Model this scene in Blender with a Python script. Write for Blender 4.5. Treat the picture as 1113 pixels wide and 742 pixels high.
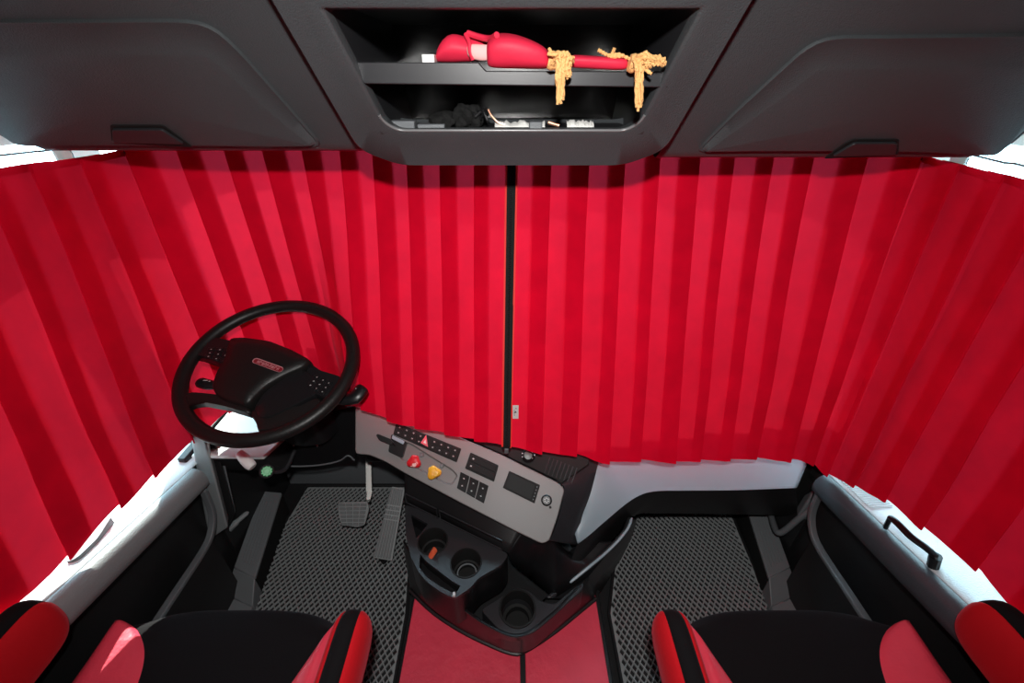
import bpy, bmesh, math, random
from mathutils import Vector, Matrix
random.seed(7)
for o in list(bpy.data.objects): bpy.data.objects.remove(o, do_unlink=True)
scn = bpy.context.scene
COL = scn.collection
V = Vector

# ------------------------------------------------------------------ camera, light, exposure
F_PX, CX, CY, CAMZ = 470.0, 556.5, 371.0, 1.65
PITCH = math.atan(291/470)
CT, ST = math.cos(PITCH), math.sin(PITCH)
cam = bpy.data.objects.new('camera', bpy.data.cameras.new('camera')); COL.objects.link(cam)
cam.location = (0, 0, CAMZ); cam.rotation_euler = (math.pi/2-PITCH, 0, 0)
cam.data.sensor_width = 36; cam.data.lens = F_PX/1113*36; cam.data.clip_start = .02
scn.camera = cam
scn.view_settings.view_transform = 'Standard'; scn.view_settings.look = 'None'
scn.view_settings.gamma = 1; scn.view_settings.use_curve_mapping = False
scn.view_settings.exposure = 0.0

w = bpy.data.worlds.new('daylight'); scn.world = w; w.use_nodes = True
bg = w.node_tree.nodes['Background']; bg.inputs[0].default_value = (.56, .84, 1, 1); bg.inputs[1].default_value = 1.0
# daylight: open sky ahead of the cab, duller surroundings at its sides
_n = w.node_tree.nodes; _tc = _n.new('ShaderNodeTexCoord'); _sp = _n.new('ShaderNodeSeparateXYZ'); _mr = _n.new('ShaderNodeMapRange')
w.node_tree.links.new(_tc.outputs['Generated'], _sp.inputs[0]); w.node_tree.links.new(_sp.outputs['Y'], _mr.inputs['Value'])
for _k, _v in (('From Min', .1), ('From Max', .8), ('To Min', 1.2), ('To Max', 15.0)): _mr.inputs[_k].default_value = _v
_mx = _n.new('ShaderNodeMapRange'); _mu = _n.new('ShaderNodeMath'); _mu.operation = 'MULTIPLY'
w.node_tree.links.new(_sp.outputs['X'], _mx.inputs['Value'])
for _k, _v in (('From Min', .2), ('From Max', .9), ('To Min', 1.0), ('To Max', .42)): _mx.inputs[_k].default_value = _v
w.node_tree.links.new(_mr.outputs[0], _mu.inputs[0]); w.node_tree.links.new(_mx.outputs[0], _mu.inputs[1])
w.node_tree.links.new(_mu.outputs[0], bg.inputs[1])

def lamp(name, kind, loc, energy, color=(1,1,1), **kw):
    d = bpy.data.lights.new(name, kind); d.energy = energy; d.color = color
    for k, v in kw.items(): setattr(d, k, v)
    o = bpy.data.objects.new(name, d); COL.objects.link(o); o.location = loc
    return o
fl = lamp('cab_lamp', 'SPOT', (0.0, -.02, 1.84), 59, (1, .985, .96), shadow_soft_size=.022, spot_size=math.radians(138), spot_blend=1)  # unseen camera flash above the lens, not a fitting in the cab
fl.rotation_euler = V((0, 1, -.78)).to_track_quat('-Z', 'Y').to_euler()
sun = lamp('sun', 'SUN', (-3, 5, 5), 17, (1, .95, .87), angle=.01)
sun.rotation_euler = V((.40, -.76, -.51)).to_track_quat('-Z', 'Y').to_euler()

# ------------------------------------------------------------------ materials
def mat(name, col, rough=.5, spec=.5, metal=0, bump=0, bscale=200, sheen=0, var=0, vscale=8, coat=0, sheen_tint=None, detail=3):
    m = bpy.data.materials.new(name); m.use_nodes = True; nt = m.node_tree; b = nt.nodes['Principled BSDF']
    b.inputs['Base Color'].default_value = (*col, 1); b.inputs['Roughness'].default_value = rough
    b.inputs['Specular IOR Level'].default_value = spec; b.inputs['Metallic'].default_value = metal
    b.inputs['Coat Weight'].default_value = coat
    if sheen:
        b.inputs['Sheen Weight'].default_value = sheen; b.inputs['Sheen Roughness'].default_value = .4
        b.inputs['Sheen Tint'].default_value = (*(sheen_tint or (1, .3, .4)), 1)
    tc = nt.nodes.new('ShaderNodeTexCoord')
    if bump:
        n = nt.nodes.new('ShaderNodeTexNoise'); n.inputs['Scale'].default_value = bscale; n.inputs['Detail'].default_value = detail
        nt.links.new(tc.outputs['Object'], n.inputs['Vector'])
        bp = nt.nodes.new('ShaderNodeBump'); bp.inputs['Strength'].default_value = bump; bp.inputs['Distance'].default_value = .004
        nt.links.new(n.outputs['Fac'], bp.inputs['Height']); nt.links.new(bp.outputs['Normal'], b.inputs['Normal'])
    if var:
        n = nt.nodes.new('ShaderNodeTexNoise'); n.inputs['Scale'].default_value = vscale; n.inputs['Detail'].default_value = 5
        nt.links.new(tc.outputs['Object'], n.inputs['Vector'])
        r = nt.nodes.new('ShaderNodeValToRGB')
        r.color_ramp.elements[0].position = .3; r.color_ramp.elements[1].position = .7
        r.color_ramp.elements[0].color = (*[c*(1-var) for c in col], 1)
        r.color_ramp.elements[1].color = (*[min(1, c*(1+var)) for c in col], 1)
        nt.links.new(n.outputs['Fac'], r.inputs['Fac']); nt.links.new(r.outputs['Color'], b.inputs['Base Color'])
    return m
M = {}
M['grain'] = mat('dark_grained_plastic', (.050, .056, .060), .5, .5, bump=.35, bscale=420, var=.07, vscale=5)
M['bead'] = mat('polished_grey_edge', (.16, .16, .165), .28, .7)
M['headliner'] = mat('light_grained_trim', (.5, .47, .41), .6, .4, bump=.2, bscale=300)
M['black'] = mat('black_plastic', (.014, .014, .015), .42, .4, bump=.1, bscale=400)
M['gloss'] = mat('black_satin_plastic', (.008, .008, .009), .34, .35)
M['pit'] = mat('black_liner', (.008, .008, .008), .7, .3)
M['backpanel'] = mat('shiny_black_back_panel', (.012, .012, .012), .22, .9, bump=.03, bscale=20)
M['leather_black'] = mat('black_leather', (.008, .0075, .0075), .42, .3, bump=.12, bscale=160)
M['console'] = mat('charcoal_plastic', (.024, .024, .027), .36, .5, bump=.04, bscale=700)
M['rim_grey'] = mat('grey_plastic', (.13, .14, .15), .45, .5, bump=.15, bscale=420)
M['panel'] = mat('warm_grey_panel', (.17, .16, .158), .45, .5, bump=.08, bscale=500)
M['silver'] = mat('light_grey_panel', (.27, .35, .40), .42, .5, bump=.06, bscale=500)  # grey panel with the skylight's blue mixed into its colour
M['ledge'] = mat('pale_grained_ledge', (.58, .62, .64), .45, .5, bump=.3, bscale=260)
M['white'] = mat('white_plastic', (.75, .75, .74), .4, .5)
M['mark'] = mat('pale_print', (.5, .5, .5), .5)
M['redmark'] = mat('hazard_red', (.75, .12, .16), .4)
M['chrome'] = mat('chrome', (.75, .76, .78), .22, .5, metal=1)
M['pedalarm'] = mat('painted_steel', (.5, .5, .48), .35, .5, metal=.6)
M['velvet'] = mat('red_velvet', (.72, .0015, .022), .9, .05, bump=.25, bscale=22, sheen=.16, var=.10, vscale=12, sheen_tint=(1, .2, .3), detail=6)
M['velvet_edge'] = mat('red_hem_tape', (.85, .03, .02), .6, .3)
M['zip'] = mat('black_zip_tape', (.012, .012, .012), .7, .2, bump=.6, bscale=500)
M['leather_red'] = mat('red_leather', (.80, .055, .10), .42, .6, bump=.8, bscale=30, var=.06, vscale=10, detail=8)
M['velour_red'] = mat('red_velour', (.55, .008, .015), .85, .15, bump=.1, bscale=200, sheen=.15)
M['velour_black'] = mat('black_velour', (.007, .007, .008), .9, .12, bump=.15, bscale=260, sheen=.05, sheen_tint=(.5, .5, .6))
M['cloth_red'] = mat('red_satin_cloth', (.66, .018, .055), .6, .35, bump=.5, bscale=22, var=.08)
M['cloth_pale'] = mat('pale_cloth', (.78, .42, .40), .7, .2)
M['gold'] = mat('gold_cord', (.85, .46, .17), .5, .4, bump=.9, bscale=330, sheen=.2, sheen_tint=(1, .8, .4))
M['rubber'] = mat('grey_rubber', (.29, .305, .31), .38, .5, bump=.1, bscale=300)
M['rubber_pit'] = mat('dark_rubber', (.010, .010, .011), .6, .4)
M['pedal'] = mat('pedal_rubber', (.17, .18, .185), .45, .5, bump=.1, bscale=300)
M['floor'] = mat('black_floor_cover', (.012, .012, .013), .7, .3)
M['knob_red'] = mat('worn_red_knob', (.62, .012, .02), .35, .5, bump=.3, bscale=120)
M['knob_wear'] = mat('knob_wear', (.8, .45, .42), .6)
M['knob_yellow'] = mat('worn_yellow_knob', (.83, .40, .03), .35, .5, bump=.3, bscale=120)
M['green'] = mat('green_plastic', (.03, .42, .12), .4, .5)
M['orange'] = mat('orange_plastic', (.75, .12, .05), .4, .5)
M['copper'] = mat('copper_wire', (.75, .38, .25), .3, .5, metal=.8)
M['paper'] = mat('crumpled_white_paper', (.75, .75, .72), .7, .2, bump=.8, bscale=60)
M['knit'] = mat('black_knit', (.018, .018, .018), .95, .1, bump=1, bscale=420)
M['badge'] = mat('dark_red_badge', (.22, .01, .02), .3, .5)
M['badge_letter'] = mat('badge_letter', (.62, .32, .34), .3, .5, metal=.3)
M['screen'] = mat('black_screen', (.003, .003, .003), .5, .15)
M['felt'] = mat('felt_lining', (.02, .02, .02), .95, .1)
nt = M['velvet'].node_tree; ou = nt.nodes['Material Output']; pb = nt.nodes['Principled BSDF']
tl = nt.nodes.new('ShaderNodeBsdfTranslucent'); tl.inputs[0].default_value = (.95, .035, .08, 1)
mx = nt.nodes.new('ShaderNodeMixShader'); mx.inputs[0].default_value = .055
nt.links.new(pb.outputs[0], mx.inputs[1]); nt.links.new(tl.outputs[0], mx.inputs[2]); nt.links.new(mx.outputs[0], ou.inputs['Surface'])
g = bpy.data.materials.new('window_glass'); g.use_nodes = True; nt = g.node_tree; nt.nodes.clear()
mo = nt.nodes.new('ShaderNodeOutputMaterial'); mx = nt.nodes.new('ShaderNodeMixShader'); tr = nt.nodes.new('ShaderNodeBsdfTransparent')
gl = nt.nodes.new('ShaderNodeBsdfGlossy'); gl.inputs['Roughness'].default_value = .02; tr.inputs[0].default_value = (.93, .97, .96, 1)
mx.inputs[0].default_value = .055
nt.links.new(tr.outputs[0], mx.inputs[1]); nt.links.new(gl.outputs[0], mx.inputs[2]); nt.links.new(mx.outputs[0], mo.inputs[0])
M['glass'] = g

# ------------------------------------------------------------------ helpers
def ray(px, py):
    u = (px-CX)/F_PX; v = (CY-py)/F_PX
    return V((u, CT+v*ST, -ST+v*CT))
EYE = V((0, 0, CAMZ))
def at(px, py, x=None, y=None, z=None, pl=None):
    """the place in the cab seen at a pixel of the photo, on a given world plane"""
    d = ray(px, py)
    if pl is not None: t = (pl[0]-EYE).dot(pl[1])/d.dot(pl[1])
    elif x is not None: t = x/d.x
    elif y is not None: t = y/d.y
    else: t = (z-CAMZ)/d.z
    return EYE+d*t
def finish(name, bm, m, parent=None, bevel=0, seg=2, subd=0, smooth=True, ang=35, solid=0, soff=0):
    bmesh.ops.recalc_face_normals(bm, faces=bm.faces)
    me = bpy.data.meshes.new(name); bm.to_mesh(me); bm.free()
    ms = m if isinstance(m, (list, tuple)) else [m]
    for k in ms: me.materials.append(M[k])
    if smooth:
        for p in me.polygons: p.use_smooth = True
        me.set_sharp_from_angle(angle=math.radians(ang))
    o = bpy.data.objects.new(name, me); COL.objects.link(o)
    if parent is not None: adopt(o, parent)
    if solid:
        s = o.modifiers.new('solid', 'SOLIDIFY'); s.thickness = solid; s.offset = soff
    if bevel:
        b = o.modifiers.new('bevel', 'BEVEL'); b.width = bevel; b.segments = seg; b.limit_method = 'ANGLE'; b.angle_limit = math.radians(40)
    if subd:
        s = o.modifiers.new('sub', 'SUBSURF'); s.levels = subd; s.render_levels = subd
    return o
def world_of(o):
    m = Matrix.Translation(o.location) if o.parent is None else None
    return V((0, 0, 0)) if o.get('_loc') is None else V(o['_loc'])
ROOTLOC = {}
def origin_of(o): return ROOTLOC.get(o.name, V((0, 0, 0)))
def adopt(o, parent):
    """geometry is given in world coordinates; keep it there under its parent"""
    o.parent = parent
    L = origin_of(parent)
    o.matrix_parent_inverse = Matrix.Translation(-L)
    ROOTLOC[o.name] = V((0, 0, 0))
def thing(name, label, cat, loc=(0, 0, 0), group=None, kind=None):
    o = bpy.data.objects.new(name, None); COL.objects.link(o); o.location = loc; o.empty_display_size = .05
    ROOTLOC[o.name] = V(loc)
    o['label'] = label; o['category'] = cat
    if group: o['group'] = group
    if kind: o['kind'] = kind
    return o
def tag(o, label, cat, group=None, kind=None):
    o['label'] = label; o['category'] = cat
    if group: o['group'] = group
    if kind: o['kind'] = kind
    return o
def structure(o, label=None):
    o['kind'] = 'structure'
    if label: o['label'] = label
    return o
def add_box(bm, c, s, R=None):
    r = bmesh.ops.create_cube(bm, size=1)
    mt = Matrix.Translation(V(c)) @ (R.to_4x4() if R else Matrix.Identity(4)) @ Matrix.Diagonal((*s, 1))
    bmesh.ops.transform(bm, matrix=mt, verts=r['verts']); return r['verts']
def add_prism(bm, pts, ext):
    """pts: planar polygon; ext: extrusion vector"""
    ext = V(ext)
    a = [bm.verts.new(p) for p in pts]; b = [bm.verts.new(V(p)+ext) for p in pts]
    n = len(pts); bm.faces.new(a); bm.faces.new(b[::-1])
    for i in range(n): bm.faces.new((a[i], b[i], b[(i+1) % n], a[(i+1) % n]))
def add_rings(bm, rings, closed=True, cap0=False, cap1=False, mi=0):
    R = [[bm.verts.new(p) for p in r] for r in rings]; n = len(R[0])
    for a, b in zip(R, R[1:]):
        for i in range(n if closed else n-1):
            f = bm.faces.new((a[i], a[(i+1) % n], b[(i+1) % n], b[i])); f.material_index = mi
    if cap0: bm.faces.new(R[0]).material_index = mi
    if cap1: bm.faces.new(R[-1][::-1]).material_index = mi
    return R
def frame_of(d, up=None):
    d = V(d).normalized(); up = V(up) if up else (V((0, 0, 1)) if abs(d.z) < .9 else V((0, 1, 0)))
    e1 = d.cross(up).normalized(); return e1, d.cross(e1).normalized()
def add_tube(bm, pts, r, n=10, cap=True, flat=1.0, up=None):
    pts = [V(p) for p in pts]; rr = r if isinstance(r, (list, tuple)) else [r]*len(pts)
    rings = []
    e1 = None
    for i, p in enumerate(pts):
        d = (pts[min(i+1, len(pts)-1)]-pts[max(i-1, 0)]).normalized()
        if e1 is None: e1, e2 = frame_of(d, up)
        else:
            e1 = (e1-d*e1.dot(d)).normalized(); e2 = d.cross(e1)
        rings.append([p+e1*math.cos(a)*rr[i]+e2*math.sin(a)*rr[i]*flat for a in [2*math.pi*k/n for k in range(n)]])
    add_rings(bm, rings, True, cap, cap)
def add_lathe(bm, c, axis, prof, n=32, cap0=True, cap1=True):
    """prof: list of (radius, height along axis)"""
    c = V(c); axis = V(axis).normalized(); e1, e2 = frame_of(axis)
    rings = [[c+axis*h+(e1*math.cos(a)+e2*math.sin(a))*r for a in [2*math.pi*k/n for k in range(n)]] for r, h in prof]
    add_rings(bm, rings, True, cap0, cap1)
def smooth_path(pts, n=8):
    pts = [V(p) for p in pts]; out = []
    for i in range(len(pts)-1):
        p0 = pts[max(i-1, 0)]; p1 = pts[i]; p2 = pts[i+1]; p3 = pts[min(i+2, len(pts)-1)]
        for k in range(n):
            t = k/n
            out.append(.5*((2*p1)+(p2-p0)*t+(2*p0-5*p1+4*p2-p3)*t*t+(3*p1-p0-3*p2+p3)*t*t*t))
    out.append(pts[-1]); return out
def round_poly(pts, r, n=5):
    """round the corners of a planar polygon; r is one radius or one for each corner"""
    pts = [V(p) for p in pts]; out = []; N = len(pts)
    for i in range(N):
        p = pts[i]; a = pts[i-1]-p; b = pts[(i+1) % N]-p
        rr = r[i] if isinstance(r, (list, tuple)) else r
        d = min(rr, a.length*.48, b.length*.48)
        A = p+a.normalized()*d; B = p+b.normalized()*d
        for k in range(n+1):
            t = k/n; out.append(A*(1-t)**2+p*2*t*(1-t)+B*t*t)
    return out
def resample(pts, n, closed=False):
    pts = [V(p) for p in pts]
    if closed: pts = pts+[pts[0]]
    L = [0]
    for a, b in zip(pts, pts[1:]): L.append(L[-1]+(b-a).length)
    out = []; j = 0
    for k in range(n):
        s = L[-1]*k/(n if closed else n-1)
        while j < len(L)-2 and L[j+1] < s: j += 1
        d = L[j+1]-L[j]; t = (s-L[j])/d if d > 0 else 0
        out.append(pts[j].lerp(pts[j+1], t))
    return out
def cut(o, bms):
    for bm in bms:
        bmesh.ops.recalc_face_normals(bm, faces=bm.faces)
        me = bpy.data.meshes.new('cutter'); bm.to_mesh(me); bm.free()
        c = bpy.data.objects.new('cutter', me); COL.objects.link(c)
        md = o.modifiers.new('cut', 'BOOLEAN'); md.object = c; md.operation = 'DIFFERENCE'; md.solver = 'EXACT'
        mods = [x for x in o.modifiers if x.type != 'BOOLEAN']
        for x in mods: x.show_viewport = False
        par = o.parent; o.parent = None
        bpy.context.view_layer.update()
        dg = bpy.context.evaluated_depsgraph_get()
        new = bpy.data.meshes.new_from_object(o.evaluated_get(dg))
        o.modifiers.remove(md); o.data = new; o.parent = par
        if par is not None: o.matrix_parent_inverse = Matrix.Translation(-origin_of(par))
        for x in mods: x.show_viewport = True
        bpy.data.objects.remove(c, do_unlink=True)
    for p in o.data.polygons: p.use_smooth = True
    o.data.set_sharp_from_angle(angle=math.radians(35))
def box(name, c, s, m, parent=None, bevel=.003, R=None):
    bm = bmesh.new(); add_box(bm, c, s, R); return finish(name, bm, m, parent, bevel)
def rbox(name, lo, hi, m, parent=None, bevel=.003):
    return box(name, [(a+b)/2 for a, b in zip(lo, hi)], [b-a for a, b in zip(lo, hi)], m, parent, bevel)
def mirror_x(p): return V((-p[0], p[1], p[2]))

# ------------------------------------------------------------------ the cab shell
structure(rbox('floor', (-1.2, -.9, -.05), (1.2, 1.42, 0), 'floor', bevel=0))
structure(rbox('ceiling', (-1.25, -.95, 2.05), (1.25, 1.75, 2.1), 'headliner', bevel=0))
structure(rbox('wall_rear', (-1.25, -.95, -.05), (1.25, -.9, 2.05), 'felt', bevel=0))
bm = bmesh.new()
for lo, hi in [((-1.2, 1.42, -.05), (1.2, 1.47, .55)), ((-1.25, 1.68, .5), (1.25, 1.73, .8)), ((-1.25, 1.68, 1.635), (1.25, 1.73, 2.05)),
               ((-1.25, 1.42, .5), (1.25, 1.7, .53))]:
    add_box(bm, [(a+b)/2 for a, b in zip(lo, hi)], [b-a for a, b in zip(lo, hi)])
structure(finish('wall_front', bm, 'black'))
for s, nm in ((-1, 'wall_left'), (1, 'wall_right')):
    bm = bmesh.new()
    for y0, y1, z0, z1 in [(-.95, 1.73, -.05, .56), (-.95, .4, .56, 1.505), (1.67, 1.73, .56, 1.505), (1.27, 1.36, .56, 1.505), (-.95, 1.73, 1.505, 2.05)]:
        add_box(bm, (s*1.225, (y0+y1)/2, (z0+z1)/2), (.05, y1-y0, z1-z0))
    structure(finish(nm, bm, 'headliner'))
for i, (lo, hi) in enumerate([((-1.2, 1.70, .8), (1.2, 1.706, 1.635)), ((-1.228, .4, .56), (-1.222, 1.67, 1.505)), ((1.222, .4, .56), (1.228, 1.67, 1.505))]):
    structure(rbox('window_%d' % (i+1), lo, hi, 'glass', bevel=0))

structure(rbox('trim_2', (-1.2, 1.19, 1.53), (1.2, 1.22, 2.05), 'felt', bevel=0))  # filler panel added behind the overhead units to shut out sky
# ------------------------------------------------------------------ overhead: centre console and side lockers
OC = V((0, .9, 1.562)); UC = V((0, -.673, .74)).normalized(); NC = V((0, -.74, -.673)).normalized()
def oc(x, b, c=0): return OC+V((x, 0, 0))+UC*b+NC*c
oh = thing('overhead_console', 'dark grey overhead console with open two-level storage shelf above the middle of the curtains', 'overhead console', (0, 1.0, 1.48))
def ring(xb, xt, b0, b1, c, r, cb=None, ch=(.022, .022)):
    cb = c if cb is None else cb; q = (c-cb)/(b1-b0)*ch[1]+cb
    return round_poly([oc(-xb+ch[0], b0, cb), oc(xb-ch[0], b0, cb), oc(xb, b0+ch[1], q), oc(xt, b1, c), oc(-xt, b1, c), oc(-xb, b0+ch[1], q)], [r, r, r, .006, .006, r], 5)
bm = bmesh.new()
c_ = (.07, .042)
add_rings(bm, [[p+V((0, .03, 0)) for p in ring(.235, .260, 0, .2245, 0, .02)], ring(.235, .260, 0, .2245, 0, .02), ring(.236, .261, -.001, .2255, .003, .02), ring(.241, .266, -.006, .231, .005, .022),
               ring(.262, .290, -.026, .26, -.002, .04, .003, (.035, .03)), ring(.300, .345, -.085, .40, -.014, .03, .014, c_), ring(.308, .352, -.098, .40, -.03, .03, .002, c_), ring(.312, .356, -.105, .40, -.16, .03, -.12, c_)])
finish('console_shell', bm, 'grain', oh, ang=50)
bm = bmesh.new()   # compartment walls, back and floor
def yz(x, y, z): return V((x, y, z))
for s in (-1, 1):
    add_prism(bm, [yz(s*.262, .735, 1.74), yz(s*.262, 1.17, 1.74), yz(s*.240, 1.17, 1.55), yz(s*.240, .905, 1.552)], (s*.008, 0, 0))
add_box(bm, (0, 1.05, 1.556), (.466, .25, .006))
add_box(bm, (0, .95, 1.745), (.56, .44, .008))
finish('compartment', bm, 'console', oh)
rbox('back_panel', (-.27, 1.165, 1.55), (.27, 1.175, 1.745), 'backpanel', oh, 0)
bm = bmesh.new()   # the middle shelf with its lowered lip on the right
P0 = lambda px, py: at(px, py, pl=(V((0, .832, 1.65)), V((0, 1, 0))))
lip = [P0(381, 67.5), P0(520, 67.8), P0(528, 77), P0(731, 77.5), P0(726, 95), P0(396, 91)]
add_prism(bm, lip, (0, .012, 0))
add_box(bm, (0, 1.005, P0(500, 78).z-.004), (.500, .31, .006))
finish('shelf', bm, 'console', oh, bevel=.0015)
bm = bmesh.new(); pth = [p+NC*.003 for p in ring(.2365, .261, -.001, .2255, .0, .02)]
nb = len(pth); pth = pth[24:]+pth[:24]
lo_ = [p for p in pth if (p-OC).dot(UC) < .2]
add_tube(bm, lo_, .0028, 8)
finish('opening_bead', bm, 'bead', oh, ang=80)  # lighter bead added for the highlight along the rounded lip

OS = V((0, 1.0, 1.51)); US = V((0, -.625, .781)).normalized(); NS = V((0, -.781, -.625)).normalized()
PS = (OS, NS)
def locker(s):
    side = 'left' if s < 0 else 'right'
    t = thing('overhead_locker', 'dark grey overhead locker, raised lid edge, %s' % ('over the steering wheel side' if s < 0 else 'on the side away from the steering wheel'), 'locker', (s*.7, 1.05, 1.5), 'overhead lockers')
    def q(x, b, c=0): return OS+V((s*x, 0, 0))+US*b+NS*c
    bm = bmesh.new()   # body shell: face, rounded lower edge, underside; the outer end is rounded back
    xs = [.318, .6, .9, 1.0, 1.06, 1.10, 1.13]
    def cross(x):
        k = max(0, x-1.0)/.13; drop = -.10*k*k
        xin = x
        top = .36-0*k
        prof = [(top, 0), (.2, 0), (.02, 0), (.004, -.001), (-.006, -.006), (-.012, -.016), (-.013, -.03)]
        pts = []
        for b, c in prof:
            xx = x
            if s > 0 and b < .1: b -= .020
            if x == .318: xx = .302+.045*max(0, (b+.1))/.4+.004
            pts.append(q(xx, b+.03*k*k, c+drop))
        z = pts[-1]; pts.append(V((z.x, 1.15, z.z+.004)))
        return pts
    add_rings(bm, [cross(x) for x in xs], closed=False)
    finish('locker_body', bm, 'grain', t, ang=60)
    # lid: outline in the locker face
    def pp(px, py, c=0):
        if s > 0: px = 1113-px
        p = at(px, py, pl=PS); return V((p.x if s < 0 else p.x, p.y, p.z))+NS*c
    out = [(352, 158), (300, 158), (200, 157), (100, 157), (22, 157), (2, 146), (-60, 100), (-70, 60), (-60, 21), (60, 21), (150, 20.5), (200, 20.5), (222, 24), (240, 34), (262, 55), (310, 110)]
    if s > 0: out = [(358, 164), (300, 163), (200, 163), (120, 164), (34, 168), (8, 150), (-40, 105), (-60, 70), (-50, 35), (60, 37), (150, 38), (200, 38), (222, 42), (240, 52), (262, 72), (312, 118)]
    P = [pp(*a) for a in out]
    P = resample([p for p in round_poly(P, .02, 4)], 120, True)
    cen = sum(P, V())/len(P)
    nrm = []
    for i in range(len(P)):
        d = (P[(i+2) % len(P)]-P[i-2]).normalized(); nn = d.cross(NS).normalized()
        if nn.dot(cen-P[i]) < 0: nn = -nn
        nrm.append(nn)
    inw = []
    for i, p in enumerate(P):                     # band is wide along the top, thin at the bottom
        up = max(0, -nrm[i].dot(US)); sd = abs(nrm[i].x)
        hi = max(0, min(1, ((p-OS).dot(US)-.02)/.12))
        inw.append(.005+.034*up*hi+.020*sd*hi)
    for k in range(12): inw = [(inw[i-1]+inw[i]+inw[(i+1) % len(inw)])/3 for i in range(len(inw))]
    rings = [[p-NS*.004 for p in P], [p+NS*.002 for p in P], [p+n*.0015+NS*.0055 for p, n in zip(P, nrm)], [p+n*.0045+NS*.0055 for p, n in zip(P, nrm)], [p+n*.006+NS*.0045 for p, n in zip(P, nrm)],
             [p+n*(.006+w_)+NS*.014 for p, n, w_ in zip(P, nrm, inw)], [p+n*(.008+w_*1.05)+NS*.0145 for p, n, w_ in zip(P, nrm, inw)], [cen+NS*.0145+(p-cen)*.02 for p in P]]
    bm = bmesh.new(); add_rings(bm, rings, True, False, True)
    lid = finish('locker_lid', bm, 'grain', t, ang=60)
    # latch on a flat plate coloured black for its shaded recess
    o_ = [(122, 129), (180, 129), (212, 153.5), (150, 150), (124, 147)] if s < 0 else [(138, 144.5), (188, 144.5), (197, 149), (220, 166), (150, 163), (139, 161)]
    i_ = [(125.5, 132), (179, 132), (203, 148), (126, 146)] if s < 0 else [(141, 147), (187, 147), (211, 161.5), (143, 160)]
    bm = bmesh.new(); add_prism(bm, round_poly([pp(*a, .0142) for a in o_], .006, 4), NS*.0022)
    lt = finish('latch', bm, 'pit', t, bevel=.001)
    bm = bmesh.new(); add_prism(bm, round_poly([pp(*a, .0160) for a in i_], .005, 4), NS*.006)
    finish('latch_handle', bm, 'console', lt, bevel=.0028, seg=3)
    return t
locker(-1); locker(1)

# ------------------------------------------------------------------ curtains
TOPL = [(-.011, 1.29, 1.500), (-.3, 1.33, 1.505), (-.6, 1.35, 1.505), (-.88, 1.32, 1.498), (-1.0, 1.23, 1.480), (-1.045, 1.12, 1.474), (-1.052, .94, 1.482), (-1.055, .6, 1.487), (-1.055, .25, 1.487)]
BOTL = [at(547.5, 485, y=.92), at(515, 478, y=.93), at(480, 470, y=.945), at(430, 459, y=.975), at(387, 442, y=1.03), (-.60, 1.14, .69), (-.84, 1.18, .68), (-.96, 1.14, .66), at(211, 478, x=-1.01), at(160, 524, x=-1.015), at(110, 569, x=-1.025), at(35, 639, x=-1.045), (-1.06, .20, .80)]
TOPR = [(.011, 1.29, 1.500), (.3, 1.33, 1.505), (.6, 1.33, 1.503), (.88, 1.29, 1.492), (1.0, 1.22, 1.478), (1.045, 1.14, 1.468), (1.052, .94, 1.462), (1.055, .6, 1.455), (1.055, .25, 1.455)]
BOTR = [at(553.5, 486, y=.92), at(600, 492, y=.915), at(635, 497, y=.915), at(655, 501, y=.915), at(700, 501, y=.92), at(760, 501, y=.93), at(820, 500, y=.94), at(870, 501, y=.945), at(901, 516, x=1.0), at(938, 533, x=1.01), at(957, 542, x=1.015), at(994, 569, x=1.025), at(1030, 592, x=1.035), at(1070, 626, x=1.045), at(1096, 656, x=1.05), (1.06, .20, .78)]
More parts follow.
